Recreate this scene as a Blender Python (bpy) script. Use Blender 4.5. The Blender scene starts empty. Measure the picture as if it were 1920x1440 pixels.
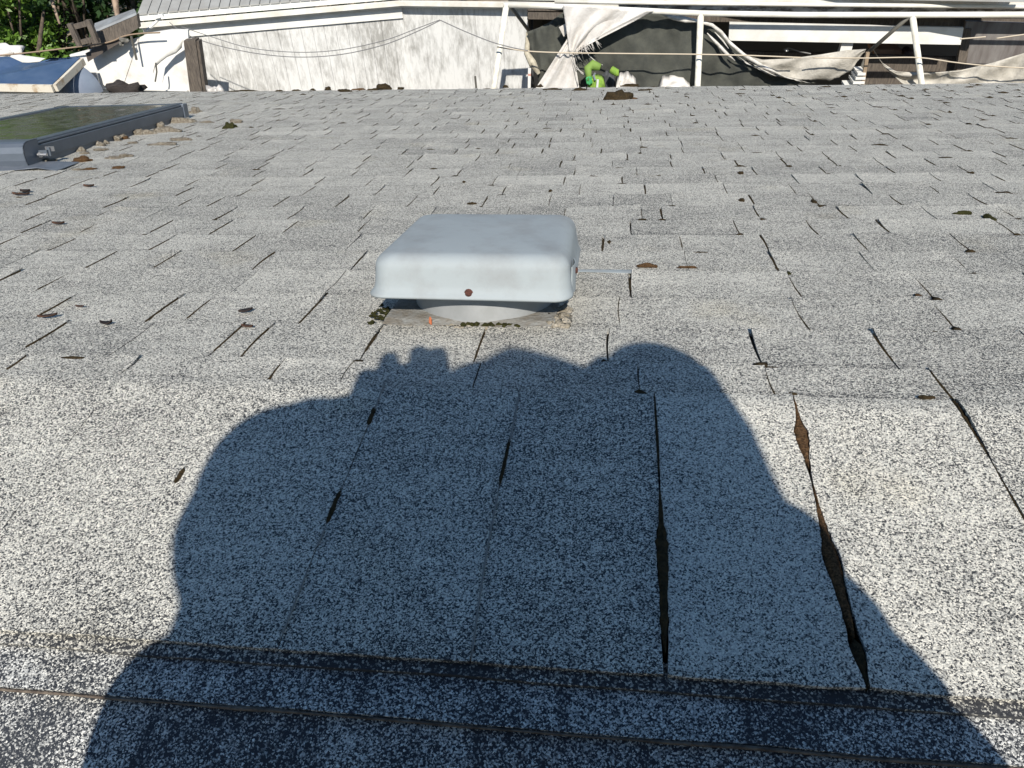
import bpy, bmesh, math, random
from mathutils import Vector, Matrix, noise
R = math.radians
random.seed(7)
S = bpy.context.scene
COL = S.collection

# ------------------------------------------------------------------ camera
F_PX = 1470.0                      # focal length for a picture 1920 px wide
CAM = Vector((0, 0, .64))          # z = 0 is the nearly level strip at the ridge
# camera right / up / forward in world axes
CR = Vector((0.99221546, 0.11332079, -0.05164176))
CU = Vector((-0.03100438, 0.62641212, 0.7788752))
CF = Vector((-0.12061177, 0.7712109, -0.62504923))
cam_d = bpy.data.cameras.new('camera'); cam = bpy.data.objects.new('camera', cam_d); COL.objects.link(cam)
cam_d.sensor_width = 36; cam_d.lens = F_PX/1920*36
cam_d.clip_start = .02; cam_d.clip_end = 400
m = Matrix((CR, CU, -CF)).transposed().to_4x4(); m.translation = CAM
cam.matrix_world = m
S.camera = cam
# ------------------------------------------------------------------ world, sun, exposure
SUNDIR = Vector((-0.1426, 0.7263, -0.6724)).normalized()      # direction the light travels
SUN_EL = math.asin(-SUNDIR.z)
w = bpy.data.worlds.new('World'); S.world = w; w.use_nodes = True
nt = w.node_tree; bg = nt.nodes['Background']
sky = nt.nodes.new('ShaderNodeTexSky'); sky.sky_type = 'NISHITA'; sky.sun_disc = False
sky.sun_elevation = SUN_EL
sky.sun_rotation = math.atan2(-SUNDIR.x, -SUNDIR.y)
sky.air_density = 1.2; sky.dust_density = .3; sky.ozone_density = 1.6
hs = nt.nodes.new('ShaderNodeHueSaturation'); hs.inputs['Saturation'].default_value = 1.18      # camera white balance renders skylight bluer
nt.links.new(sky.outputs[0], hs.inputs['Color']); nt.links.new(hs.outputs[0], bg.inputs[0]); bg.inputs[1].default_value = .082
sl = bpy.data.lights.new('sun', 'SUN'); sl.energy = 4.6; sl.angle = R(.55); sl.color = (1, .94, .85)
so = bpy.data.objects.new('sun', sl); COL.objects.link(so)
so.rotation_euler = SUNDIR.to_track_quat('-Z', 'Y').to_euler()
S.view_settings.view_transform = 'Standard'; S.view_settings.look = 'None'
S.view_settings.exposure = .44; S.view_settings.gamma = 1

# ------------------------------------------------------------------ the lie of the place
YB = .77                           # where the level ridge strip ends and the slope starts
PITCH = R(14)
RN = Vector((0, math.sin(PITCH), math.cos(PITCH)))
RD = Vector((0, math.cos(PITCH), -math.sin(PITCH)))
def rp(u, s, h=0.0): return Vector((u, YB, 0)) + RD*s + RN*h       # a point on the roof slope
def ray(x, y): return (CR*(x-960) + CU*(720-y) + CF*F_PX).normalized()
def aty(x, y, Y): r = ray(x, y); return CAM + r*(Y/r.y)            # where a line of sight meets the upright plane at Y
def atz(x, y, z): r = ray(x, y); return CAM + r*((z-CAM.z)/r.z)
def onroof(x, y, h=0):
    r = ray(x, y); B = Vector((0, YB, 0)) + RN*h
    p = CAM + r*(((B-CAM).dot(RN))/r.dot(RN)); q = p-Vector((0, YB, 0))
    return q.x, q.dot(RD)

# ------------------------------------------------------------------ materials
def mat(name, col, rough=.6, metal=0, noise_scale=0, noise_amt=.25, col2=None, bump=0, bump_scale=40, spec=.5, det=4, stretch=None, lo=.35, hi=.65):
    M = bpy.data.materials.new(name); M.use_nodes = True
    n = M.node_tree; b = n.nodes['Principled BSDF']
    b.inputs['Roughness'].default_value = rough; b.inputs['Metallic'].default_value = metal
    b.inputs['Specular IOR Level'].default_value = spec
    b.inputs['Base Color'].default_value = (*col, 1)
    tc = n.nodes.new('ShaderNodeTexCoord'); mp = n.nodes.new('ShaderNodeMapping')
    n.links.new(tc.outputs['Object'], mp.inputs[0])
    if stretch: mp.inputs['Scale'].default_value = stretch
    if noise_scale:
        t = n.nodes.new('ShaderNodeTexNoise'); t.inputs['Scale'].default_value = noise_scale; t.inputs['Detail'].default_value = det
        t.inputs['Roughness'].default_value = .65
        n.links.new(mp.outputs[0], t.inputs[0])
        mr = n.nodes.new('ShaderNodeMapRange'); mr.inputs[1].default_value = lo; mr.inputs[2].default_value = hi
        n.links.new(t.outputs[0], mr.inputs[0])
        mx = n.nodes.new('ShaderNodeMix'); mx.data_type = 'RGBA'
        c2 = col2 if col2 else tuple(c*(1-noise_amt) for c in col)
        mx.inputs[6].default_value = (*col, 1); mx.inputs[7].default_value = (*c2, 1)
        n.links.new(mr.outputs[0], mx.inputs[0]); n.links.new(mx.outputs[2], b.inputs['Base Color'])
    if bump:
        t2 = n.nodes.new('ShaderNodeTexNoise'); t2.inputs['Scale'].default_value = bump_scale; t2.inputs['Detail'].default_value = 3
        n.links.new(mp.outputs[0], t2.inputs[0])
        bp = n.nodes.new('ShaderNodeBump'); bp.inputs['Strength'].default_value = bump; bp.inputs['Distance'].default_value = .01
        n.links.new(t2.outputs[0], bp.inputs['Height']); n.links.new(bp.outputs[0], b.inputs['Normal'])
    return M

def granules(name, thr=.43, light=(.66, .63, .555), dark=(.032, .034, .038), size=720, band=.20):
    """mineral granules: one random value per grain; the share of pale grains drifts from patch to patch"""
    M = bpy.data.materials.new(name); M.use_nodes = True
    n = M.node_tree; L = n.links.new; b = n.nodes['Principled BSDF']
    b.inputs['Roughness'].default_value = .85; b.inputs['Specular IOR Level'].default_value = .35
    tc = n.nodes.new('ShaderNodeTexCoord')
    v = n.nodes.new('ShaderNodeTexVoronoi'); v.inputs['Scale'].default_value = size
    wob = n.nodes.new('ShaderNodeTexNoise'); wob.inputs['Scale'].default_value = 900; wob.inputs['Detail'].default_value = 0
    wa = n.nodes.new('ShaderNodeVectorMath'); wa.operation = 'MULTIPLY_ADD'; wa.inputs[1].default_value = (.0016,)*3
    L(tc.outputs['Object'], wob.inputs[0]); L(wob.outputs['Color'], wa.inputs[0]); L(tc.outputs['Object'], wa.inputs[2])
    L(wa.outputs[0], v.inputs[0])
    sp = n.nodes.new('ShaderNodeSeparateColor'); L(v.outputs['Color'], sp.inputs[0])
    def nz(scale, det, st=(1, 1, 1)):
        mp = n.nodes.new('ShaderNodeMapping'); mp.inputs['Scale'].default_value = st; L(tc.outputs['Object'], mp.inputs[0])
        t = n.nodes.new('ShaderNodeTexNoise'); t.inputs['Scale'].default_value = scale; t.inputs['Detail'].default_value = det
        L(mp.outputs[0], t.inputs[0]); return t.outputs[0]
    def mth(op, a, b_):
        q = n.nodes.new('ShaderNodeMath'); q.operation = op
        for i, z in enumerate((a, b_)):
            if isinstance(z, (int, float)): q.inputs[i].default_value = z
            else: L(z, q.inputs[i])
        return q.outputs[0]
    at = n.nodes.new('ShaderNodeAttribute'); at.attribute_name = 'tone'
    t = mth('MULTIPLY_ADD', nz(9, 3), .34); t.node.inputs[2].default_value = thr-.17
    t = mth('ADD', t, mth('MULTIPLY', mth('SUBTRACT', nz(30, 3, (.35, 1.6, 1.6)), .5), .34))
    t = mth('ADD', t, mth('MULTIPLY', mth('SUBTRACT', nz(180, 2), .5), .35))
    t = mth('ADD', t, at.outputs['Fac'])
    dlt = mth('SUBTRACT', sp.outputs[0], t)
    mr = n.nodes.new('ShaderNodeMapRange'); mr.inputs[1].default_value = -band; mr.inputs[2].default_value = band; L(dlt, mr.inputs[0])
    # pale grains differ among themselves
    pal = n.nodes.new('ShaderNodeMix'); pal.data_type = 'RGBA'
    pal.inputs[6].default_value = (light[0]*.6, light[1]*.62, light[2]*.64, 1); pal.inputs[7].default_value = (light[0]*1.2, light[1]*1.2, light[2]*1.18, 1)
    L(sp.outputs[1], pal.inputs[0])
    mx = n.nodes.new('ShaderNodeMix'); mx.data_type = 'RGBA'
    mx.inputs[6].default_value = (*dark, 1); L(pal.outputs[2], mx.inputs[7]); L(mr.outputs[0], mx.inputs[0])
    # faint ochre lichen film in patches
    li = n.nodes.new('ShaderNodeMapRange'); li.inputs[1].default_value = .6; li.inputs[2].default_value = .78; li.inputs[4].default_value = .35
    L(nz(5, 5), li.inputs[0])
    m2 = n.nodes.new('ShaderNodeMix'); m2.data_type = 'RGBA'; m2.blend_type = 'MULTIPLY'; m2.inputs[7].default_value = (.95, .85, .62, 1)
    L(li.outputs[0], m2.inputs[0]); L(mx.outputs[2], m2.inputs[6]); L(m2.outputs[2], b.inputs['Base Color'])
    bp = n.nodes.new('ShaderNodeBump'); bp.inputs['Strength'].default_value = .55; bp.inputs['Distance'].default_value = .0012; bp.invert = True
    L(v.outputs['Distance'], bp.inputs['Height']); L(bp.outputs[0], b.inputs['Normal'])
    return M

M_SH = granules('shingle_granules')
M_CAP = granules('ridge_granules', thr=.62, size=720, light=(.66, .65, .61), dark=(.028, .032, .040), band=.22)
M_WORN = granules('worn_asphalt', thr=.84, size=600)
M_ASPH = mat('asphalt_underlay', (.035, .03, .026), .95, noise_scale=60, col2=(.075, .058, .04), bump=.3, bump_scale=400)
M_EDGE = mat('shingle_cut_edge', (.16, .13, .10), .95, noise_scale=80, col2=(.06, .045, .035), bump=.4, bump_scale=300)
M_MOSS = mat('dark_moss', (.030, .025, .015), 1, noise_scale=120, col2=(.075, .052, .026), bump=.8, bump_scale=600, spec=.1)
M_MOSSBR = mat('brown_moss', (.26, .15, .075), 1, noise_scale=420, col2=(.05, .03, .016), bump=1, bump_scale=700, spec=.1)
M_MOSSGR = mat('green_moss', (.085, .08, .028), 1, noise_scale=200, col2=(.035, .04, .015), bump=1, bump_scale=600, spec=.1)
M_TANL = mat('pale_lichen', (.36, .33, .27), 1, noise_scale=90, col2=(.15, .12, .085), bump=1, bump_scale=350, spec=.1)
M_LEAFD = mat('dead_leaf', (.14, .06, .03), .8, noise_scale=80, col2=(.05, .03, .02))
M_VENT = mat('vent_paint', (.285, .318, .33), .7, noise_scale=15, col2=(.22, .23, .23), det=10, lo=.45, hi=.80, bump=.05, bump_scale=30)
M_COLL = mat('galvanised_collar', (.31, .32, .325), .55, .2, noise_scale=18, col2=(.25, .26, .26), det=8)
M_MORT = mat('old_mortar', (.42, .38, .31), .95, noise_scale=60, col2=(.20, .17, .12), bump=.9, bump_scale=250)
M_RUST = mat('rust', (.13, .045, .03), .85, noise_scale=300, col2=(.05, .02, .015), bump=.6, bump_scale=900)
M_SKYF = mat('grey_aluminium', (.125, .145, .175), .42, .25, noise_scale=10, col2=(.10, .12, .145))
M_SKYA = mat('lead_apron', (.20, .22, .25), .5, .3, noise_scale=30, col2=(.14, .16, .19))
M_STEEL = mat('steel', (.55, .55, .55), .3, .9)
M_GLASS = bpy.data.materials.new('skylight_glass'); M_GLASS.use_nodes = True
_b = M_GLASS.node_tree.nodes['Principled BSDF']; _b.inputs['Base Color'].default_value = (.10, .10, .08, 1); _b.inputs['Roughness'].default_value = .06; _b.inputs['IOR'].default_value = 1.7
_n = M_GLASS.node_tree; _t = _n.nodes.new('ShaderNodeTexNoise'); _t.inputs['Scale'].default_value = 14; _t.inputs['Detail'].default_value = 7
_r = _n.nodes.new('ShaderNodeMapRange'); _r.inputs[1].default_value = .35; _r.inputs[2].default_value = .75; _r.inputs[3].default_value = .07; _r.inputs[4].default_value = .4
_n.links.new(_t.outputs[0], _r.inputs[0]); _n.links.new(_r.outputs[0], _b.inputs['Roughness'])

# ------------------------------------------------------------------ object helpers
def tag(o, label=None, cat=None, group=None, kind=None):
    if label: o['label'] = label
    if cat: o['category'] = cat
    if group: o['group'] = group
    if kind: o['kind'] = kind
    return o
def empty(name, loc, label, cat, group=None):
    o = bpy.data.objects.new(name, None); COL.objects.link(o); o.location = loc; o.empty_display_size = .1
    return tag(o, label, cat, group)
def link(name, me, m, parent=None, smooth=False):
    ms = m if isinstance(m, (list, tuple)) else [m]
    for q in ms: me.materials.append(q)
    if smooth:
        for p in me.polygons: p.use_smooth = True
    o = bpy.data.objects.new(name, me); COL.objects.link(o)
    if parent:
        o.parent = parent; o.matrix_parent_inverse = Matrix.Translation(-Vector(parent.location))
    return o
class MB:
    """collects shapes in world coordinates and links them as one mesh"""
    def __init__(s): s.v = []; s.f = []; s.mi = []; s.tone = []
    def add(s, vs, fs, mi=0):
        o = len(s.v); s.v += [tuple(v) for v in vs]; s.f += [tuple(i+o for i in f) for f in fs]; s.mi += [mi]*len(fs)
    def hexa(s, a, mi=0):          # eight corners: bottom four, top four
        s.add(a, [(3, 2, 1, 0), (4, 5, 6, 7), (0, 1, 5, 4), (1, 2, 6, 5), (2, 3, 7, 6), (3, 0, 4, 7)], mi)
    def box(s, c, X, Y, Z, mi=0):  # centre and three half-axes
        c = Vector(c)
        s.hexa([c-X-Y-Z, c+X-Y-Z, c+X+Y-Z, c-X+Y-Z, c-X-Y+Z, c+X-Y+Z, c+X+Y+Z, c-X+Y+Z], mi)
    def tube(s, pts, r, n=8, mi=0, cap=True):
        pts = [Vector(p) for p in pts]; rs = r if isinstance(r, (list, tuple)) else [r]*len(pts)
        ring = []; ref = Vector((.13, .21, .97))
        for i, p in enumerate(pts):
            t = (pts[min(i+1, len(pts)-1)]-pts[max(i-1, 0)]).normalized()
            a = t.cross(ref); a = a.normalized() if a.length > .05 else t.cross(Vector((1, 0, 0))).normalized()
            b = t.cross(a)
            ring.append([p+(a*math.cos(k*2*math.pi/n)+b*math.sin(k*2*math.pi/n))*rs[i] for k in range(n)])
        vs = [v for q in ring for v in q]; fs = []
        for i in range(len(pts)-1):
            for k in range(n):
                fs.append((i*n+k, i*n+(k+1) % n, (i+1)*n+(k+1) % n, (i+1)*n+k))
        if cap: fs += [tuple(range(n-1, -1, -1)), tuple((len(pts)-1)*n+k for k in range(n))]
        s.add(vs, fs, mi)
    def beam(s, a, b, wx, wy, mi=0, side=Vector((0, 1, 0))):   # rectangular bar from a to b
        a = Vector(a); b = Vector(b); t = (b-a).normalized(); y = (side - t*side.dot(t)).normalized(); x = t.cross(y)
        s.box((a+b)/2, x*wx/2, y*wy/2, t*(b-a).length/2, mi)
    def grid(s, P, mi=0, thick=None):     # P[i][j]; thick = offset vector giving a closed slab
        n = len(P); k = len(P[0]); vs = [v for r_ in P for v in r_]
        fs = [(i*k+j, i*k+j+1, (i+1)*k+j+1, (i+1)*k+j) for i in range(n-1) for j in range(k-1)]
        if thick is None: s.add(vs, fs, mi); return
        o = n*k; vs2 = [Vector(v)+thick for v in vs]
        fs2 = [tuple(reversed([q+o for q in f])) for f in fs]
        edge = [(i*k, (i+1)*k) for i in range(n-1)] + [((i+1)*k+k-1, i*k+k-1) for i in range(n-1)] + [(j+1, j) for j in range(k-1)] + [((n-1)*k+j, (n-1)*k+j+1) for j in range(k-1)]
        s.add(vs+vs2, fs+fs2+[(a, b, b+o, a+o) for a, b in edge], mi)
    def blob(s, c, r, ax=(1, 1, 1), N=Vector((0, 0, 1)), rough=.35, seed=0, mi=0, sub=2):
        bm = bmesh.new(); bmesh.ops.create_icosphere(bm, subdivisions=sub, radius=1)
        q = N.to_track_quat('Z', 'Y'); off = Vector((seed*3.7, seed*1.3, seed*7.1)); vs = []
        for v in bm.verts:
            k = 1+rough*noise.noise(v.co*1.7+off)*1.6+rough*.5*noise.noise(v.co*5+off)
            p = Vector((v.co.x*ax[0], v.co.y*ax[1], max(v.co.z, -.25)*ax[2]))*r*k
            vs.append(Vector(c)+q@p)
        s.add(vs, [tuple(v.index for v in f.verts) for f in bm.faces], mi); bm.free()
    def build(s, name, m, parent=None, smooth=False, recalc=True):
        me = bpy.data.meshes.new(name); me.from_pydata(s.v, [], s.f)
        me.polygons.foreach_set('material_index', s.mi)
        if recalc:
            bm = bmesh.new(); bm.from_mesh(me); bmesh.ops.recalc_face_normals(bm, faces=bm.faces); bm.to_mesh(me); bm.free()
        if s.tone and len(s.tone) == len(s.v):
            a = me.attributes.new('tone', 'FLOAT', 'POINT'); a.data.foreach_set('value', s.tone)
        me.update()
        return link(name, me, m, parent, smooth)

# ================================================================== THE SHINGLE ROOF
roof = empty('shingle_roof', (0, YB, 0), 'grey and white speckled asphalt shingle roof sloping down and away to the eave', 'roof')
UL, UR = -6.6, 4.6
def eave_s(u): return 4.855-.049*u
NR = 34
def bound(k, u):                      # where course k starts, measured down the slope
    if k <= 0: return 0.0
    f = (k-1)/(NR-1)
    uu = max(-2.2, min(2.2, u))
    reg = .09+.1425*(k-1)+.035*uu*(1-f)
    if k > NR-6:
        g = (k-(NR-6))/6; reg = reg*(1-g)+(.09+.1425*(k-1)+(eave_s(u)-(.09+.1425*(NR-1))))*g
    return reg + .003*math.sin(k*5.1+u*2.3)
slot_px = [(0,505,91,471.6),(91,470,164,447),(0,531.5,32,518),(49,553.6,152,510.7),(260,609,357,559),(341,609,414,559),(414,557.5,482,521),(276,509,344,478),(460,517,514.6,484.6),(419.5,481,478,453),(364.6,684,466,617.5),(441,684,518.5,616),(547,616,611,568),(208,714,260,680),(497.6,723,535,688),(640,723,662,690),(629,486,668,460),(649,457,681,434),(1178,509,1188,551),(1161,567,1170,619),(1286,473,1290,498),(915,622,885,690),
 (1469,502,1495,551),(1476,556,1512,607),(1676,498,1732,549),(1715,554,1779,613),(1740,462,1800,502),(1649,425,1698,457),(1574,398,1604,421),(1516,376,1553,396),(1412,436,1431,460),(1427,466,1452,500),(1365,408,1386,434),(1400,620,1428,680),(1428,680,1455,745),
 (197,370,278,342),(351.6,403.8,416,378.5),(337,387,377,374),(483,309.7,525,284.4),(560,374,618,340.6),(670,266,708,245),(97,365,171.6,339),(1,401,63.6,384),(1657,365,1689,382),(1631.7,241.4,1654,254),(1605,348,1633,364),(1802,171,1830,181),(1869,247,1901,258),(1624,181,1650,192),(1811,202,1849,215),(1836,408,1890,436),
 (1198,396,1210,415),(1238,397,1245,415),(1166,335,1170,347),(1345,335,1352,355),(1380,305,1388,320),(1030,372,1040,382),(1148,365,1151,380),(1510,250,1535,262),(1785,312,1830,331),(1740,331,1770,343)]
rows_explicit = {}
for (x0, y0, x1, y1) in slot_px:
    a = onroof(x0, y0); b = onroof(x1, y1); u = (a[0]+b[0])/2; s_ = (a[1]+b[1])/2
    for k in range(NR):
        if bound(k, u) <= s_ < bound(k+1, u): rows_explicit.setdefault(k, []).append(u)
rnd = random.Random(11)
tabs = MB(); deb = []
for k in range(NR):
    ex = sorted(rows_explicit.get(k, []))
    us = []
    for u in ex:
        if not us or u-us[-1] > .045: us.append(u)
    if not us: us = [rnd.uniform(-.1, .1)]
    full = []
    a = us[0]
    while a > UL: a -= rnd.uniform(.14, .21); full.append(a)
    full = full[::-1]
    for i, u in enumerate(us):
        full.append(u)
        if i+1 < len(us):
            gap = us[i+1]-u; n_ = max(1, round(gap/.19))
            for q in range(1, n_): full.append(u+gap*q/n_+rnd.uniform(-.02, .02))
    a = us[-1]
    while a < UR: a += rnd.uniform(.14, .21); full.append(a)
    near = k < 16
    nx, ny = (9, 7) if near else (6, 4)
    wid = [(rnd.uniform(.0006, .0016) if rnd.random() < .34 else rnd.uniform(.0016, .0042))*(1+.03*k) for _ in full]
    skew = [rnd.uniform(-.006, .006) for _ in full]
    rowtone = rnd.uniform(-.03, .03)
    for i in range(len(full)-1):
        u0, u1 = full[i], full[i+1]
        tone = rowtone + max(-.05, min(.09, rnd.gauss(0, .038))); curlL = rnd.random()**2*.006; curlR = rnd.random()**2*.006; mid = rnd.uniform(-.0008, .0012)
        band = rnd.choice([0, 0, 0, .12, .25]); bt = rnd.uniform(-.006, .008)
        base = len(tabs.v); P = []; T = []
        for a_ in range(nx+1):
            fx = a_/nx; row = []
            for b_ in range(ny+1):
                fy = b_/ny
                uL = u0+wid[i]/2*(.5+fy)+skew[i]*math.sin(fy*2.6); uR = u1-wid[i+1]/2*(.5+fy)+skew[i+1]*math.sin(fy*2.6)
                u = uL+(uR-uL)*fx
                sa = bound(k, u)-(.012 if k else 0); sb = bound(k+1, u)+bt+.0016*noise.noise(Vector((u*40, k, 0)))
                if k == NR-1: sb = eave_s(u)+.01
                s_ = sa+(sb-sa)*fy
                h = .0025+.0042*fy + (curlL*(1-fx)**3+curlR*fx**3)*fy**3 + mid*math.sin(fx*math.pi)*fy + .0007*noise.noise(Vector((u*9, s_*9, k*.3)))
                row.append(rp(u, s_, h)); T.append(tone+band*max(0, 1-abs(fy-.16)*8) - .08*fy*(band > 0))
            P.append(row)
        o = len(tabs.v); tabs.grid(P, 0, -RN*.0035)
        tabs.tone += T + [t+.3 for t in T]
    for i, u in enumerate(full):
        if -6 < u < 4: deb.append((k, u, wid[i], skew[i]))
tabs.build('shingles', [M_SH], roof, smooth=False, recalc=False)
# dark felt under the shingles, with the roof deck, its eave board and the house wall below
MB_ = MB(); n_ = 24
MB_.grid([[rp(UL+(UR-UL)*i/n_, .0, -.003), rp(UL+(UR-UL)*i/n_, eave_s(UL+(UR-UL)*i/n_)-.005, -.003)] for i in range(n_+1)], 0, -RN*.02)
MB_.build('underlay', M_ASPH, roof)
M_FASC = mat('fascia_paint', (.5, .49, .45), .7, noise_scale=6, col2=(.35, .33, .3))
fb = MB(); a = rp(UL, eave_s(UL)-.02, -.025); b = rp(UR, eave_s(UR)-.02, -.025)
fb.beam(a+Vector((0, 0, -.09)), b+Vector((0, 0, -.09)), .17, .03); fb.build('fascia', M_FASC, roof)
dr = MB(); dr.beam(rp(UL, eave_s(UL)+.004, -.012), rp(UR, eave_s(UR)+.004, -.012), .012, .05); dr.build('drip_edge', mat('drip_metal', (.35, .36, .37), .5, .6), roof)
M_HW = mat('house_siding', (.45, .44, .4), .8, noise_scale=4, col2=(.38, .36, .33))
hw = MB()
hw.hexa([Vector(p) for p in ((UL+.3, 5.2, -3.5), (UR-.3, 4.7, -3.5), (UR-.3, 4.55, -3.5), (UL+.3, 5.05, -3.5), (UL+.3, 5.2, -1.25), (UR-.3, 4.7, -1.12), (UR-.3, 4.55, -1.1), (UL+.3, 5.05, -1.2))])
hw.build('wall', M_HW, roof)

# moss and grit lodged in the slots
gm = MB(); rnd = random.Random(5); sd = 0
for (k, u, wd, sk) in deb:
    s0, s1 = bound(k, u), bound(k+1, u)
    vis = abs(u) < .75+.9*(s0+.3)
    if not vis: continue
    r_ = rnd.random(); rightness = max(0, min(1, (u+1.2)/2.5))
    # dark grit filling the slot
    if rnd.random() < .75:
        n_ = 7; P = []; w0 = wd*rnd.uniform(.5, 1.0)+.0008+.0012*rightness*rnd.random()
        fa = rnd.uniform(0, .35); fb_ = rnd.uniform(.7, 1.0)
        for j in range(n_+1):
            fy = fa+(fb_-fa)*j/n_; s_ = s0+(s1-s0)*fy; ww = w0*(.35+.9*abs(noise.noise(Vector((u*30, s_*45, 1))))+.15)*(1 if 0 < j < n_ else .2)
            uu = u+sk*math.sin(fy*2.6)
            hh = .0035+.0042*fy+.0012
            P.append([rp(uu-ww, s_, hh-.003), rp(uu, s_, hh), rp(uu+ww, s_, hh-.003)])
        gm.grid(P)
    # clot at the head of the slot, against the course above
    if r_ < .30+.18*rightness:
        sd += 1; sc = rnd.uniform(.0035, .0075)*(1+.28*s0)*(.75+.5*rightness)
        gm.blob(rp(u+sk, s0+.010*rnd.random()+.004, .0035), sc, (1.3*rnd.uniform(.6, 1.5), rnd.uniform(.7, 2.0), .55), RN, .6, sd, 0, 1)
        if rnd.random() < .6:
            gm.blob(rp(u+rnd.uniform(-.02, .02), s0+.003, .004), sc*.6, (rnd.uniform(2, 4.5), .5, .5), RN, .6, sd+.5, 0, 1)
    if rnd.random() < .07:
        sd += 1; gm.blob(rp(u+rnd.uniform(.02, .14), s1-.002, .005), .006*(1+.2*s0), (rnd.uniform(1.5, 3), .6, .6), RN, .6, sd, 0, 1)
gm.build('slot_moss', M_MOSS, roof, smooth=True)['kind'] = 'stuff'

# ------------------------------------------------------------------ the wide cap shingles on the level strip
Y0, Y1 = .384, .779
def near_y(u): return Y0+.006*u
cap_u = [-2.6, -2.42, -2.24, -2.07, -1.88, -1.70, -1.53, -1.35, -1.18, -1.00, -.83, -.655, -.487, -.293, -.1145, .0585, .2275, .425, .60, .78, .95, 1.13, 1.3, 1.48, 1.66, 1.84, 2.02, 2.2, 2.4]
gapw = {-.487: .0003, -.293: .0006, -.1145: .0007, .0585: .004, .2275: .006, .425: .0045}
pn = MB(); rnd = random.Random(3)
def gap(u, fy):
    """half width of the slot at u; fy 0 near the camera, 1 at the far end; opens where moss has wedged it"""
    g = gapw.get(u, .0004 if u < 0 else .0012)
    k_ = .85+(.38*noise.noise(Vector((u*50, fy*17, 3)))+.28*noise.noise(Vector((u*50, fy*60, 8))))*min(1, 6*fy)
    if u == .0585: return k_*( .0011 + .0062*math.exp(-((fy-.34)/.12)**2) + .0008*math.exp(-((fy-.75)/.1)**2)+.003*math.exp(-((fy-.12)/.12)**2))
    if u == .2275: return k_*(.0016 + .0068*math.exp(-((fy-.80)/.085)**2) + .0082*math.exp(-((fy-.33)/.14)**2) + .006*math.exp(-((fy-.1)/.06)**2))
    if u == .425: return k_*(.0022+.0012*math.sin(fy*9))
    return g*(.6+.5*math.sin(fy*7+u*9)**2)
def drift(u, fy):                      # the joints are not dead straight
    d = {.2275: -.004*math.sin(fy*3.1), .0585: .002*math.sin(fy*3), -.1145: -.003*math.sin(fy*5), .425: -.02*(fy-.5)}.get(u, .003*math.sin(u*7+fy*4))
    return d
for i in range(len(cap_u)-1):
    u0, u1 = cap_u[i], cap_u[i+1]; P = []; T = []; tone = rnd.gauss(0, .03); nx, ny = 10, 64
    tone += {-.1145: .07, .0585: -.05, -.293: .03, .2275: -.04, -.487: .0}.get(u0, 0)
    lift = rnd.uniform(0, .003)
    for a_ in range(nx+1):
        fx = a_/nx; row = []
        for b_ in range(ny+1):
            fy = b_/ny
            uL = u0+gap(u0, fy)+drift(u0, fy); uR = u1-gap(u1, fy)+drift(u1, fy); u = uL+(uR-uL)*fx
            y = near_y(u)+.002*noise.noise(Vector((u*30, 2, 0)))+(Y1+.004*noise.noise(Vector((u*4, 9, 0)))-near_y(u))*fy
            cu = (.0045*max(0, 1-fx*5)**2 if u0 in (.2275, .425) else .001*max(0, 1-fx*5)**2)+(.0045*max(0, fx*5-4)**2 if u1 in (.2275, .425) else .001*max(0, fx*5-4)**2)
            z = .006+.0016*noise.noise(Vector((u*6, y*6, 3)))+cu*(.4+.6*math.sin(fy*math.pi*2.5+u0*9)**2)+lift*fy**4
            over = max(0, y-.745); z -= over*over*4
            row.append(Vector((u, y, z))); T.append(tone+(.12*max(0, 1-fy*14)))
        P.append(row)
    pn.grid(P, 0, Vector((0, 0, -.0045))); pn.tone += T+[t+.3 for t in T]
pn.build('ridge_cap', [M_SH], roof, recalc=False)['label'] = 'row of long cap shingles lying along the ridge'
# strips nearer the camera, each lower than the one before, then the slope behind the camera
PB = R(12)
def strip(name, ya, yb, za, zb, m, nyy=4, slope=None, tone0=0, thick=.004, jag=.002, lab=None):
    mb = MB(); nx = 640; P = []; rs = random.Random(int(abs(ya)*1e4)); js = []; q_ = -2.6
    while q_ < 2.6: q_ += rs.uniform(.13, .2); js.append((q_, rs.choice([-.03, 0, .02, .05, .11])))
    for i in range(nx+1):
        u = -2.6+5*i/nx; row = []; tt = next((t_ for (e_, t_) in js if u < e_), 0); dj = min(abs(u-e_) for e_, t_ in js)
        for j in range(nyy+1):
            f = j/nyy
            y = (ya+.006*u+jag*noise.noise(Vector((u*11, ya*50, 0))))*(1-f)+(yb+.006*u)*f
            z = za*(1-f)+zb*f+.0012*noise.noise(Vector((u*5, y*8, 7)))
            row.append(Vector((u, y, z))); mb.tone.append(tone0+tt+(.22 if dj < .0028 else 0)+.14*noise.noise(Vector((u*5.3, y*9, 4)))+.12*noise.noise(Vector((u*17, y*20, 4))))
        P.append(row)
    t = list(mb.tone); mb.grid(P, 0, Vector((0, 0, -thick))); mb.tone = t+[q+.3 for q in t]
    o = mb.build(name, m, roof, recalc=False)
    if lab: o['label'] = lab
    return o
strip('worn_strip', .3735, .400, -.0015, .0, [M_WORN], 2, tone0=-.06, lab='narrow dark strip worn down to bare asphalt')
strip('ridge_cap', .335, .378, -.0095, -.0068, [M_CAP], 4, tone0=.02, lab='narrow strip of speckled cap shingle along the ridge')
strip('ridge_cap', -.05, .342, -.085, -.0155, [M_CAP], 12, tone0=.06, lab='cap shingle nearest the camera, darkest and worn')
ed = MB()
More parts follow.
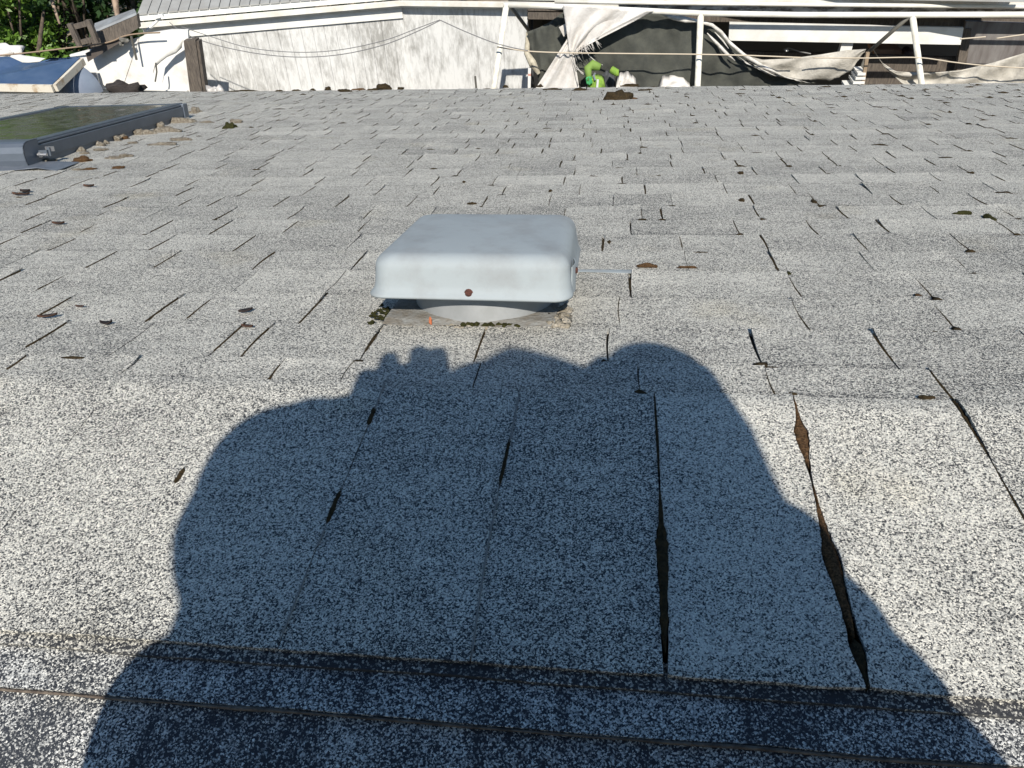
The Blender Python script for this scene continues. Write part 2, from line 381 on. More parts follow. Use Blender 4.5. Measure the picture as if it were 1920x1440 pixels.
for (ya, za, r_) in ((.3765, -.0048, .0017), (.3335, -.0118, .0019)):
    pts = []
    for i in range(161):
        u = -2.6+5*i/160; pts.append(Vector((u, ya+.006*u+.0012*noise.noise(Vector((u*11, ya*50, 0))), za+.0005*noise.noise(Vector((u*30, 0, 0))))))
    ed.tube(pts, [r_*(.75+.6*noise.noise(Vector((p.x*14, ya, 2)))) for p in pts], 6)
ed.build('cut_edge', M_EDGE, roof, smooth=True)
bs = MB()
bs.hexa([Vector(p) for p in ((-6.6, -4.0, -.98), (4.6, -4.0, -.98), (4.6, -.04, -.10), (-6.6, -.04, -.10), (-6.6, -4.0, -.965), (4.6, -4.0, -.965), (4.6, -.04, -.088), (-6.6, -.04, -.088))])
bs.tone = [0]*len(bs.v); bs.build('back_slope', [M_CAP], roof)
us_ = MB(); us_.hexa([Vector(p) for p in ((-6.6, -.04, -.13), (4.6, -.04, -.13), (4.6, .79, -.05), (-6.6, .79, -.05), (-6.6, -.04, -.102), (4.6, -.04, -.102), (4.6, .74, -.004), (-6.6, .74, -.004))])
us_.build('ridge_board', M_ASPH, roof)
# moss wedged in the open joints of the cap shingles
def spindle(name, u, fa, fb_, wmul, m, h=.006, n_=90, sd=0, lab=None):
    mb = MB(); P = []
    for j in range(n_+1):
        fy = fa+(fb_-fa)*j/n_; y = near_y(u)+(Y1-near_y(u))*fy; g = max(gap(u, fy), .0013)*wmul*(1.12+.3*noise.noise(Vector((fy*45, u*9, sd))))
        g *= min(1, 6*min(j, n_-j)/n_+.15); c = u+drift(u, fy)+.0006*noise.noise(Vector((fy*25, sd, 1)))
        row = []
        for q in range(7):
            a_ = (q/3-1); hh = h*(1-a_*a_)*.65+.0062 + .0022*noise.noise(Vector((fy*110, q*1.7, sd)))
            if abs(a_) == 1: hh = .001
            row.append(Vector((c+a_*g, y, hh)))
        P.append(row)
    mb.grid(P); o = mb.build(name, m, roof, smooth=True); o['label'] = lab; return o
spindle('moss_seam', .2275, .66, .98, 1.1, M_MOSSBR, .008, sd=1, lab='brown moss wedged in the upper part of an open joint, in sunlight')
spindle('moss_seam', .2275, .12, .60, 1.0, M_MOSSBR, .008, sd=2, lab='long brown moss cushion filling the joint at the edge of the shadow')
spindle('moss_seam', .2275, .0, .12, 1.0, M_MOSS, .005, sd=3, lab='thin dark moss at the camera end of the joint')
spindle('moss_seam', .0585, .05, .56, 1.0, M_MOSS, .007, sd=4, lab='dark moss filling the joint inside the shadow')
spindle('moss_seam', .0585, .62, .97, 1.3, M_MOSS, .005, sd=5, lab='thin dark moss line running up the shaded joint')
spindle('moss_seam', .425, .1, .99, .9, M_MOSS, .004, sd=6, lab='ragged dark crack in the sunlit cap shingles at the right')
spindle('moss_seam', -.1145, .55, .75, 1.9, M_MOSS, .005, sd=7, lab='small dark moss patch on the pale joint')
spindle('moss_seam', -.293, .38, .5, 2.4, M_MOSS, .005, sd=8, lab='dark moss spot low on the left joint')
spindle('moss_seam', -.293, .78, .86, 2.8, M_MOSS, .006, sd=9, lab='round dark moss spot high on the left joint')
spindle('moss_seam', -.487, .50, .56, 2.6, M_MOSS, .005, sd=10, lab='tiny brown moss tuft in the sunlit cap shingles at the left')
fl = MB()     # pale fibre edges along two joints
for u in (-.1145, -.293):
    for fa, fb_ in ((.0, .52), (.72, .95)) if u == -.1145 else ((.03, .22), (.3, .36), (.84, .99)):
        pts = [Vector((u+drift(u, fa+(fb_-fa)*j/14)+.0008, near_y(u)+(Y1-near_y(u))*(fa+(fb_-fa)*j/14), .0085)) for j in range(15)]
        fl.tube(pts, [.0004 if j in (0, 14) else .0011 for j in range(15)], 5)
fl.build('joint_fibre', mat('pale_fibre', (.2, .2, .19), .9), roof, smooth=True)

# ================================================================== THE ROOF VENT
VU, VS = -.208, .348
vent = empty('roof_vent', rp(VU, VS), 'pale blue-grey box-shaped metal roof vent on a round collar amid the shingles', 'roof vent')
def vcap():
    """square pressed cap with rounded corners and crown and a flared lip"""
    half = .150; N = 72; prof = []    # (inset, height, corner radius)
    hb, ht = .060, .1275
    prof += [(-.0075, hb-.001), (-.0085, hb+.002), (-.006, hb+.005), (-.002, hb+.010), (0, hb+.018), (.001, hb+.030), (.002, ht-.026)]
    for q in range(1, 9):
        a_ = q/8*math.pi/2; prof.append((.002+.024*(1-math.cos(a_)), ht-.026+.022*math.sin(a_)))
    prof += [(.05, ht-.0022), (.08, ht-.0008), (.115, ht), (.149, ht)]
    vs = []; fs = []
    for (ins, h) in prof:
        ins0 = ins
        hw_ = half-ins; cr = min(hw_, max(.002, .027-ins*.3)) if hw_ > .01 else hw_
        cnt = 0
        for c in range(4):
            cx, cy = ((1, 1), (-1, 1), (-1, -1), (1, -1))[c]
            for q in range(N//4):
                a_ = c*math.pi/2+q/(N//4-1)*math.pi/2
                x = cx*(hw_-cr)+cr*math.cos(a_); y = cy*(hw_-cr)+cr*math.sin(a_)
                if ins0 < 0 and x > -.08: x, y = (x*(1+ins0*.55/half), y*(1+ins0*.3/half)) if x > .1 else (x, y*(1+ins0*.3/half))
                tp = 1-.05*max(0, y/half)*(h-hb)/(ht-hb)          # narrower towards the back
                hh = h
                if y < 0 and h < hb+.02: hh += -.0022*math.exp(-((x+.01)/.03)**2)+.0012*math.sin(x*40)*(h < hb+.01)
                bulge = .0016*noise.noise(Vector((x*22, y*22, h*30)))
                if y < -.1: bulge += -.0035*math.exp(-((x+.035)**2/.0005+(h-.085)**2/.0001)) + .0025*math.exp(-((x+.055)**2/.0002+(h-.09)**2/.00015))
                vs.append(rp(VU+x*tp, VS+y-(bulge if y < 0 else 0), hh+bulge*.6)); cnt += 1
    for i in range(len(prof)-1):
        for j in range(N): fs.append((i*N+j, i*N+(j+1) % N, (i+1)*N+(j+1) % N, (i+1)*N+j))
    fs.append(tuple((len(prof)-1)*N+j for j in range(N)))
    mb = MB(); mb.add(vs, fs); return mb
vc = vcap().build('vent_cap', M_VENT, vent, smooth=True)
sm = vc.modifiers.new('thickness', 'SOLIDIFY'); sm.thickness = .0014; sm.offset = -1
mb = MB(); n_ = 64; pr = [(.121, -.004), (.121, .003), (.1195, .006), (.1185, .009), (.1175, .013), (.1175, .066)]
vs = [rp(VU+r_*math.cos(q*2*math.pi/n_), VS+r_*math.sin(q*2*math.pi/n_), h) for r_, h in pr for q in range(n_)]
fs = [(i*n_+q, i*n_+(q+1) % n_, (i+1)*n_+(q+1) % n_, (i+1)*n_+q) for i in range(len(pr)-1) for q in range(n_)]
mb.add(vs, fs); cl = mb.build('collar', M_COLL, vent, smooth=True)
mb = MB()                           # dark disc closing the collar top, put in for the darkness inside
mb.add([rp(VU, VS, .058)]+[rp(VU+.117*math.cos(q*2*math.pi/n_), VS+.117*math.sin(q*2*math.pi/n_), .058) for q in range(n_)], [(0, 1+q, 1+(q+1) % n_) for q in range(n_)])
mb.build('inner_dark_disc', M_ASPH, vent, recalc=False)
for s_, v_ in ((1, 1), (1, -1), (-1, 1), (-1, -1)):
    mb = MB(); mb.beam(rp(VU+s_*.08, VS+v_*.08, .05), rp(VU+s_*.085, VS+v_*.085, .12), .012, .002); mb.build('cap_bracket', M_COLL, vent)
# base flashing: mostly under the shingles, its lower part lies on them and shows beyond the cap
mb = MB(); g = []
for i in range(13):
    u = VU-.165+.43*i/12; k_ = .010*i/12; g.append([rp(u, VS+.156+k_, .0085+.001*math.sin(i*.9)), rp(u, VS+.166+k_, .0095+.001*math.sin(i*.9)), rp(u, VS+.178+k_, .0075)])
mb.grid(g, 0, -RN*.001); mb.build('flashing', M_VENT, vent)
mb = MB(); P = []
for i in range(17):
    u = VU-.145+.27*i/16; P.append([rp(u, VS-.127-.004*math.sin(i*.7), .0085), rp(u, VS-.11, .0125), rp(u, VS-.02, .0135)])
mb.grid(P, 0, -RN*.001); mb.build('flashing', mat('dirty_flashing', (.27, .275, .265), .85, noise_scale=35, col2=(.17, .15, .12), det=8, bump=.4, bump_scale=200), vent)['label'] = 'grey front edge of the flashing showing through the mortar'
mt = MB(); rnd = random.Random(8)
for q in range(90):
    a_ = rnd.uniform(math.pi*1.18, math.pi*1.9); rr = rnd.uniform(.126, .136)
    mt.blob(rp(VU+rr*math.cos(a_)*1.0, VS+rr*math.sin(a_)*.98, .005), rnd.uniform(.0025, .006), (1.6, 1, .6), RN, .6, q, 0, 2)
for q in range(26):
    mt.blob(rp(VU+.125+rnd.uniform(-.008, .016), VS-.10+rnd.uniform(-.025, .05), .008), rnd.uniform(.004, .010), (1.1, 1.1, .8), RN, .6, q+60, 0, 2)
mt.build('mortar_bead', M_MORT, vent, smooth=True)
for side in (True, False):
  mg = MB()
  for q in range(34):
    c = (VU-.155+rnd.gauss(0, .013), VS-.085+rnd.gauss(0, .016)) if side else (VU+rnd.uniform(-.03, .07), VS-.126+rnd.uniform(-.004, .004))
    mg.blob(rp(c[0], c[1], .009), rnd.uniform(.002, .0045), (1.2, 1, .9), RN, .8, q+200, 0, 1)
  mg.build('moss', M_MOSSGR, vent, smooth=True)['label'] = 'green moss left of the vent collar' if side else 'moss on the mortar before the vent collar'
def screw(u, s_, h, nrm, r_=.0055):
    c = rp(u, s_, h); q = nrm.to_track_quat('Z', 'Y'); mb = MB(); vs = []; fs = []; prf = [(1.25, -.1), (1.25, .12), (1, .2), (.95, .55), (.7, .8), (.3, .85)]
    for a_, z in prf:
        for i in range(12): vs.append(c+q@Vector((r_*a_*math.cos(i*math.pi/6), r_*a_*math.sin(i*math.pi/6), z*r_)))
    for j in range(len(prf)-1):
        for i in range(12): fs.append((j*12+i, j*12+(i+1) % 12, (j+1)*12+(i+1) % 12, (j+1)*12+i))
    fs.append(tuple((len(prf)-1)*12+i for i in range(12)))
    mb.add(vs, fs); return mb.build('screw', M_RUST, vent, smooth=True)
screw(VU-.001, VS-.151, .0685, -RD)
tb = MB(); g = []
for i in range(7):
    s_ = VS-.115+.05*i/6; g.append([rp(VU+.1495+.004*math.sin(i/6*math.pi), s_, .058+.042*h/8) for h in range(9)])
tb.grid(g, 0, Vector((.0015, 0, 0))); tb.build('side_tab', M_VENT, vent)
screw(VU+.154, VS-.09, .088, Vector((1, 0, 0)), .005)
mb = MB(); mb.blob(rp(VU-.068, VS-.129, .013), .004, (.6, .6, 2), RN, .4, 4); mb.build('rust_drip', mat('orange_rust', (.4, .12, .05), .9), vent)

# ================================================================== THE SKYLIGHT
A = Vector(onroof(355, 223)[:2]+(0,)); Bn = Vector(onroof(76, 310)[:2]+(0,))
L2 = (A-Bn).normalized(); W2 = Vector((-L2.y, L2.x, 0))             # along the rail (down the slope), towards the left
def sk(l, wq, h): p = Bn+L2*l+W2*wq; return rp(p.x, p.y, h)
LEN = (A-Bn).length; WD = .66
skl = empty('skylight', sk(0, 0, 0), 'roof skylight with dark grey metal frame and green-reflecting glass, near the left edge', 'skylight')
def bar(mb, l0, l1, w0, w1, h0, h1, mi=0):
    mb.hexa([sk(l0, w0, h0), sk(l1, w0, h0), sk(l1, w1, h0), sk(l0, w1, h0), sk(l0, w0, h1), sk(l1, w0, h1), sk(l1, w1, h1), sk(l0, w1, h1)], mi)
for side in (0, 1):
    mb = MB(); f = (lambda x: x) if side == 0 else (lambda x: WD-x)
    def bb(l0, l1, a_, b_, h0, h1):
        x, y = sorted((f(a_), f(b_))); bar(mb, l0, l1, x, y, h0, h1)
    bb(.012, LEN, .004, .03, -.005, .062); bb(.0, LEN+.005, .0, .012, .024, .068); bb(.0, LEN-.02, .014, .05, .066, .084); bb(.0, LEN-.02, .006, .03, .070, .078)
    o = mb.build('side_rail', M_SKYF, skl)
    bv = o.modifiers.new('bevel', 'BEVEL'); bv.width = .0025; bv.segments = 2
mb = MB(); bar(mb, LEN-.06, LEN, -.004, WD+.004, -.005, .080); o = mb.build('end_rail', M_SKYF, skl); bv = o.modifiers.new('bevel', 'BEVEL'); bv.width = .004; bv.segments = 2
# the rounded cover at the near end
mb = MB(); pf = [(0.0, .002), (-.012, .01), (-.02, .03), (-.022, .055), (-.016, .075), (-.004, .086), (.015, .091), (.07, .092)]
P = [[sk(l-.07, -.006+(WD+.012)*i/8, h) for (l, h) in pf] for i in range(9)]
mb.grid(P, 0, sk(.004, 0, -.002)-sk(0, 0, 0)); mb.build('end_cover', M_SKYF, skl, smooth=False)
for wq in (-.006, WD+.004):
    mb = MB(); q = [sk(l-.07, wq, h) for l, h in pf] + [sk(0.012, wq, .092), sk(.012, wq, .002)]; q2 = [p+(sk(0, .003, 0)-sk(0, 0, 0)) for p in q]; n0 = len(q)
    mb.add(q+q2, [tuple(range(n0)), tuple(range(2*n0-1, n0-1, -1))]+[(i, (i+1) % n0, (i+1) % n0+n0, i+n0) for i in range(n0)])
    mb.build('cover_cheek', M_SKYF, skl)
mb = MB(); bar(mb, -.03, LEN-.05, .035, WD-.035, .068, .079); mb.build('glass', M_GLASS, skl)
mb = MB(); P = []
for i in range(11):
    wq = -.16+(WD+.3)*i/10; P.append([sk(-.15+.012*math.sin(i*1.3)-.04*(i == 0), wq, .010+.004*math.sin(i*2)), sk(-.08, wq, .012), sk(.0 if i else -.03, wq, .013)])
mb.grid(P, 0, -RN*.002); mb.build('apron', M_SKYA, skl)
mb = MB(); bar(mb, .0, .012, -.035, -.004, .028, .052); bar(mb, .012, .02, -.04, -.03, .03, .06); mb.build('bracket', M_SKYF, skl)
mb = MB(); mb.tube([sk(-.02, -.012, .04), sk(-.02, -.045, .04)], [.006, .006]); mb.tube([sk(-.02, -.018, .04), sk(-.02, -.026, .04)], .010, 6); mb.build('bolt', M_STEEL, skl)
mb = MB(); bar(mb, .022, .028, -.05, -.02, .045, .062); mb.build('clip', M_STEEL, skl)

# ================================================================== LOOSE THINGS ON THE ROOF
def lump(px, py, r_, ax, m, label, group, sd, cat='moss', name='moss_clump', h=.006):
    u, s_ = onroof(px, py)
    if cat == 'debris' and name == 'lichen_crumb':        # keep clear of the skylight rail
        d_ = Vector((u, s_, 0))-Bn; l_ = d_.dot(L2); w_ = d_.dot(W2)
        if 0 < l_ < LEN and w_ > -r_*.55: q_ = Bn+L2*l_-W2*r_*.55; u, s_ = q_.x, q_.y
    p = rp(u, s_, h); mb = MB(); mb.blob(p, r_, ax, RN, .38, sd, 0, 3)
    o = mb.build(name, m, smooth=True); me = o.data
    for v in me.vertices: v.co -= p
    o.location = p; tag(o, label, cat, group); return o
lump(1160, 189, .060, (1.25, .9, .75), M_MOSS, 'largest brown moss lump, alone on the far shingles below the green bag', None, 1)
lump(1178, 187, .03, (1.6, .8, .35), M_MOSSBR, 'flat brown crumb at the right foot of the largest moss lump', None, 2)
EG = 'dark moss lumps along the far eave'
for i, (px, py, r_, ax, lb) in enumerate([
    (720, 168, .045, (1.2, 1, .75), 'tallest dark moss lump on the eave in front of the stained white wall'),
    (700, 171, .030, (1.6, .8, .45), 'low moss lump touching the left side of the tallest eave lump'),
    (672, 171, .030, (1.8, .9, .5), 'wide brown moss lump on the eave between two smaller ones'),
    (648, 173, .035, (1.3, .9, .5), 'moss lump on the eave, left end of the brown row'),
    (615, 170, .022, (1, 1, .9), 'small round moss knob standing alone on the eave under the two wires'),
    (586, 171, .015, (1.4, 1, .8), 'small dark knob on the eave, left of the round one'),
    (752, 169, .022, (1.2, 1, .7), 'small round moss knob just right of the tallest eave lump'),
    (555, 172, .018, (2, 1, .5), 'thin dark crumb on the eave left of the moss knobs'),
    (455, 173, .035, (3.0, 1, .28), 'long flat dark moss patch on the eave right of the wooden post'),
    (523, 173, .018, (1.6, 1, .6), 'little moss crumb midway along the eave before the white wall'),
    (948, 165, .016, (1.3, 1, .8), 'lone moss crumb on the eave near the foot of the first white pole'),
    (1012, 164, .016, (1.4, 1, .8), 'moss crumb on the eave below the torn white cloth'),
    (1183, 163, .03, (2.2, .8, .4), 'flat moss crumb on the eave in front of the white bag'),
    (1212, 172, .026, (2, .8, .4), 'flat brown patch on the shingles below the eave at the white bags'),
    (1036, 170, .026, (2.4, .8, .4), 'flat dark patch on the shingles left of the largest moss lump'),
    (1088, 171, .028, (1.6, .8, .5), 'dark patch on the shingles close left of the green bag')]):
    lump(px, py, r_, ax, M_MOSS if i not in (2,) else M_MOSSBR, lb, EG, 10+i)
PG = 'pale crumbs lying along the skylight frame'
pale = [(86, 307, .018, (2.2, .8, .7), 'long pale crumb touching the near corner of the skylight frame'), (125, 288, .019, (1.1, 1, 1.0), 'round pale crumb beside the skylight near its metal clip'),
 (168, 277, .018, (1, 1, 1), 'left of two pale crumbs standing as a pair by the frame'), (179, 273, .015, (1, 1, 1), 'right of two pale crumbs standing as a pair by the frame'),
 (193, 277, .016, (1, 1.2, .9), 'tan crumb just right of the first pair along the frame'), (208, 266, .018, (1, 1, 1.2), 'left and taller of the second pair of crumbs at mid frame'), (220, 263, .019, (1, 1, 1.2), 'right of the second pair of crumbs at mid frame'),
 (236, 263, .017, (1.2, 1, .8), 'small brown crumb right of the second pair'), (252, 254, .026, (1.3, 1, 1), 'large pale crumb against the rail, right of middle'), (277, 253, .026, (1.8, .9, .7), 'flat tan crumb between two large ones on the rail'),
 (300, 241, .024, (1, 1, 1.1), 'upright pale crumb at the far third of the rail'), (315, 250, .042, (1.9, .7, .6), 'long pale cake of lichen lying just off the frame'), (338, 232, .055, (1.6, .6, .55), 'longest pale ridge of mortar crumbs at the far end of the frame'),
 (367, 214, .038, (.9, .9, .95), 'big pale lump off the far corner of the skylight'), (305, 275, .032, (1.9, .7, .4), 'flat tan slab lying a hand away from the rail'), (340, 265, .028, (2, .7, .4), 'flat pale flake further out than the tan slab'),
 (155, 305, .024, (1.6, 1, .7), 'brown chunk on the white grit in front of the frame'), (160, 291, .014, (1.6, 1, .5), 'greenish crumb just above the brown chunk'), (190, 284, .018, (2, 1, .4), 'flat pale flake below the second pair of crumbs'),
 (215, 300, .022, (1.8, 1, .5), 'mossy tan crumb lying in the grit below mid frame'), (235, 296, .02, (1.6, 1, .5), 'pale crumb touching the mossy tan one'), (148, 322, .014, (1.6, 1, .4), 'olive crumb below the brown chunk'),
 (170, 320, .014, (1.8, 1, .4), 'brown crumb to the right of the olive one'), (222, 318, .015, (1.8, 1, .4), 'dark crumb alone below the mossy tan one'), (250, 271, .016, (1.6, 1, .4), 'small tan crumb below the large pale one'), (388, 232, .022, (1.8, .8, .4), 'thin tan flake beyond the far corner of the skylight')]
for i, (px, py, r_, ax, lb) in enumerate(pale):
    lump(px, py, r_*.88, ax, M_TANL if i not in (16, 22, 23, 7) else M_MOSSBR, lb, PG, 40+i, cat='debris', name='lichen_crumb')
lump(432, 243, .028, (1.0, 1.3, .9), M_MOSSGR, 'dark olive lump leaning on a pale one, right of the skylight', None, 80)
lump(444, 232, .024, (1.3, .9, .7), M_TANL, 'pale lump just behind a dark olive one, right of the skylight', None, 81, 'debris', 'lichen_crumb')
tw = lump(235, 173, .105, (1.5, .8, .72), mat('dark_bark', (.05, .04, .035), .95, noise_scale=30, col2=(.02, .017, .015), bump=1, bump_scale=60, stretch=(1, 1, 6)), 'dark heap of bark on the eave left of the wooden post', None, 90, 'debris', 'bark_heap')
SG = 'brown moss cushions in the shingle slots'
for i, (px, py, r_, ax, lb) in enumerate([
 (1212, 505, .022, (1.5, .5, .5), 'brown moss mound at the end of the vent flashing strip'), (1287, 507, .014, (2.4, .4, .35), 'thin brown moss line right of the mound by the flashing'),
 (1478, 520, .010, (.8, 2.2, .6), 'olive moss in a slot right of the vent'), (1722, 562, .010, (.9, 2.4, .5), 'brown moss in a slot near the right edge of the picture'),
 (1855, 415, .022, (.8, 2.4, .5), 'olive moss plug in the slot at the far right'), (1805, 405, .024, (1.5, .5, .5), 'low olive moss mound left of the plug at the far right'),
 (1142, 459, .009, (.8, 2.0, .6), 'dark moss drop in a short slot right of the vent cap'), (1032, 362, .011, (.9, 1.5, .6), 'dark moss wedge on the slope straight above the vent cap'), (885, 386, .014, (1.4, .8, .5), 'dark moss tuft just beyond the far edge of the vent cap'),
 (1388, 328, .016, (1, 1.6, .6), 'dark moss blot on the slope, right of centre'), (1390, 380, .014, (1, 1.7, .6), 'dark moss blot below a similar one, right of centre'), (1525, 382, .015, (.9, 2.2, .5), 'thick dark moss in a slot above the right cluster'),
 (870, 345, .010, (1, 1.5, .6), 'dark moss spot left above the vent'), (1484, 747, .008, (1.6, .6, .5), 'dark tuft at the top end of the brown moss joint'), (1735, 754, .010, (1.8, .6, .5), 'dark tuft at the top end of the ragged crack')]):
    lump(px, py, r_*.52, ax, M_MOSSBR if i in (0, 1, 3) else (M_MOSSGR if i in (2, 4, 5) else M_MOSS), lb, SG, 100+i)
LG = 'dead leaves lying on the shingles'
def leaf(px, py, L_, wd, rot, label, m=None, curl=.35):
    L_ *= .8; wd *= .85
    u, s_ = onroof(px, py, .008); p = rp(u, s_, .008); mb = MB(); P = []
    for i in range(9):
        t = i/8; wv = wd*math.sin(math.pi*min(1, t*1.02+.01))**.8; z = curl*L_*(t-.5)**2
        P.append([Vector((L_*(t-.5), wv*q, z+abs(q)*wd*.5)) for q in (-1, 0, 1)])
    mb.grid(P, 0, Vector((0, 0, -.0006))); o = mb.build('dead_leaf', m or M_LEAFD, smooth=True)
    o.location = p; o.rotation_euler = (-PITCH, 0, 0); o.rotation_euler.rotate_axis('Z', rot); return tag(o, label, 'leaf', LG)
DK = mat('black_leaf', (.035, .022, .018), .8)
leaf(461, 584, .030, .008, .7, 'dark curled leaf left of the vent', DK); leaf(464, 613, .026, .006, -.1, 'brown leaf at the top of a slot left of the vent')
leaf(200, 608, .024, .008, .3, 'black bean-shaped leaf at the left, above a pale shingle', DK, .9); leaf(90, 594, .038, .007, .5, 'reddish brown leaf near the left edge of the picture')
leaf(110, 420, .040, .010, .1, 'brown leaf alone on the shingles below the skylight'); leaf(48, 360, .04, .014, .1, 'dark leaf above a pair of reddish ones below the skylight', DK)
leaf(32, 365, .04, .011, -.1, 'reddish leaf, left of a pair under the skylight'); leaf(46, 365, .04, .011, .2, 'reddish leaf, right of a pair under the skylight'); leaf(167, 350, .04, .012, .2, 'brown leaf caught at a course edge right of the pair')
leaf(150, 575, .02, .004, 0, 'thin brown twiglike leaf right of the reddish brown one')

# ================================================================== THE PHOTOGRAPHER (behind the camera: casts the big shadow)
RR = SUNDIR.cross(Vector((0, 0, 1))).normalized(); UU = RR.cross(SUNDIR)
def pl(a, b, y):
    """a to the right, b up as seen along the sunlight, y = world depth"""
    q = RR*a+UU*b; c = (y-q.y)/SUNDIR.y; return CAM+q+SUNDIR*c
def pxp(p, px): return p
def chain(mb, pts, rs, step=.45):
    for i in range(len(pts)-1):
        a, b = Vector(pts[i]), Vector(pts[i+1]); ra, rb = rs[i], rs[i+1]; d = (b-a).length; n = max(1, int(d/(min(ra, rb)*step)))
        for k in range(n+1):
            t = k/n; ball(mb, a.lerp(b, t), ra+(rb-ra)*t)
def ball(mb, c, r_, sc=(1, 1, 1), q=None):
    bm = bmesh.new(); bmesh.ops.create_icosphere(bm, subdivisions=2, radius=1); c = Vector(c)
    vs = []
    for v in bm.verts:
        p = Vector((v.co.x*r_*sc[0], v.co.y*r_*sc[1], v.co.z*r_*sc[2])); vs.append(c+(q@p if q else p))
    mb.add(vs, [tuple(v.index for v in f.verts) for f in bm.faces]); bm.free()
def remesh(mb, vox, it=4):
    me = bpy.data.meshes.new('tmp'); me.from_pydata(mb.v, [], mb.f); o = bpy.data.objects.new('tmp', me); COL.objects.link(o)
    r_ = o.modifiers.new('r', 'REMESH'); r_.mode = 'VOXEL'; r_.voxel_size = vox
    s_ = o.modifiers.new('s', 'SMOOTH'); s_.factor = .5; s_.iterations = it
    dg = bpy.context.evaluated_depsgraph_get(); out = bpy.data.meshes.new_from_object(o.evaluated_get(dg)); out.name = 'mesh'
    bpy.data.objects.remove(o); return out
M_SKIN = mat('skin', (.46, .27, .19), .5, noise_scale=30, col2=(.42, .23, .16)); M_JKT = mat('navy_jacket', (.05, .06, .09), .85, noise_scale=12, col2=(.035, .042, .065), bump=.3, bump_scale=60)
M_TRS = mat('work_trousers', (.09, .08, .07), .9, noise_scale=14, col2=(.06, .055, .05), bump=.3, bump_scale=70); M_HAIR = mat('dark_hair', (.03, .022, .016), .7, bump=.6, bump_scale=200)
M_SHOE = mat('work_shoe', (.05, .045, .04), .8)
HC = pl(.040, .000, -.36); LSH = pl(-.13, -.12, -.43); RSH = pl(.22, -.12, -.43); NK = pl(.05, -.13, -.44)
LEL = pl(-.268, -.018, -.27); REL = pl(.245, -.02, -.27)
LHD = pl(-.112, .045, -.035); RHD = pl(.205, .045, -.045)
CH = pl(.045, -.26, -.44); HP = Vector((CH.x-.02, -.42, .16)); LHP = HP+Vector((-.11, 0, 0)); RHP = HP+Vector((.11, 0, 0))
LKN = pl(-.305, -.235, -.12); RKN = pl(.312, -.318, -.12)
LAN = Vector((LKN.x-.02, -.15, .0)); RAN = Vector((RKN.x+.02, -.15, .0))
person = empty('person', (HP.x, -.4, -.16), 'crouching person in a bulky dark jacket holding a phone up in both hands', 'person')
look = (Vector((.0, .1, .55))-HC).normalized(); hq = look.to_track_quat('Y', 'Z')
bd = MB()
ball(bd, HC, .1, (.78, .96, 1.12), hq); ball(bd, HC+hq@Vector((0, .03, -.05)), .062, (.9, 1, 1.05), hq)      # skull and jaw
ball(bd, HC+hq@Vector((0, .098, -.012)), .014, (.8, 1.3, 1.6), hq); ball(bd, HC+hq@Vector((0, .083, .02)), .03, (1.7, .5, .35), hq)
for s_ in (-1, 1): ball(bd, HC+hq@Vector((s_*.08, -.005, -.005)), .02, (.35, .8, 1.5), hq)
ball(bd, HC+hq@Vector((0, .086, -.052)), .02, (1.2, .6, .45), hq)
chain(bd, [HC+hq@Vector((0, -.03, -.06)), NK], [.055, .06]); chain(bd, [NK, CH, HP], [.085, .12, .13])
for sh, el, hd in ((LSH, LEL, LHD), (RSH, REL, RHD)): chain(bd, [NK, sh, el, hd], [.07, .062, .047, .030])
for hp, kn, an in ((LHP, LKN, LAN), (RHP, RKN, RAN)): chain(bd, [hp, kn, an], [.095, .062, .042])
def hand(mb, wrist, palm, palmN, fingers, thumb):
    chain(mb, [wrist, palm], [.028, .033]); 
    for f in fingers: chain(mb, f[0], f[1], .6)
    chain(mb, thumb[0], thumb[1], .6)
# left hand: fingers rise above the phone edge, thumb under it
lf = []
for i, (a_, b_) in enumerate(((-.163, .092), (-.137, .119), (-.096, .127), (-.068, .121))):
    root = pl(-.138+i*.017, .062+.004*i, -.035); mid = pl(a_+.004, b_-.028, -.026); tip = pl(a_, b_, -.03); lf.append(([root, mid, tip], [.017, .0165, .0155]))
ball(bd, pl(-.15, .062, -.045), .033); ball(bd, pl(-.125, .074, -.045), .038); ball(bd, pl(-.09, .078, -.045), .034)
hand(bd, LHD, pl(-.105, .055, -.03), None, lf, ([pl(-.085, .03, -.035), pl(-.06, .012, -.03), pl(-.035, .01, -.028)], [.013, .0115, .010]))
rf = []
for i in range(4):
    root = pl(.185-i*.002, .082-i*.018, -.03); k1 = pl(.160+.004*i, .088-i*.019, -.012); tip = pl(.135+.003*i, .074-i*.02, -.02); rf.append(([root, k1, tip], [.012, .0105, .009]))
hand(bd, RHD, pl(.195, .05, -.035), None, rf, ([pl(.19, .02, -.04), pl(.165, -.005, -.045), pl(.14, .0, -.045)], [.014, .012, .010]))
me = remesh(bd, .0055, 3); link('body', me, M_SKIN, person, True)
jk = MB()
chain(jk, [NK+Vector((0, 0, .0)), CH, HP+Vector((0, 0, .06))], [.105, .155, .165])
ball(jk, CH+Vector((0, -.0, .06)), .15, (1.35, .85, 1.0))
chain(jk, [NK, LSH, pl(-.262, -.02, -.27), pl(-.165, .016, -.10)], [.085, .092, .088, .058]); chain(jk, [NK, RSH, pl(.232, -.03, -.27), pl(.222, .04, -.10)], [.085, .09, .078, .072])
ball(jk, pl(-.045, .004, -.40), .088); ball(jk, pl(.10, .0, -.40), .092); ball(jk, pl(.0, .014, -.41), .098); ball(jk, pl(.055, .018, -.41), .100)      # bulk at hood and collar, shaped to fill the cast shadow
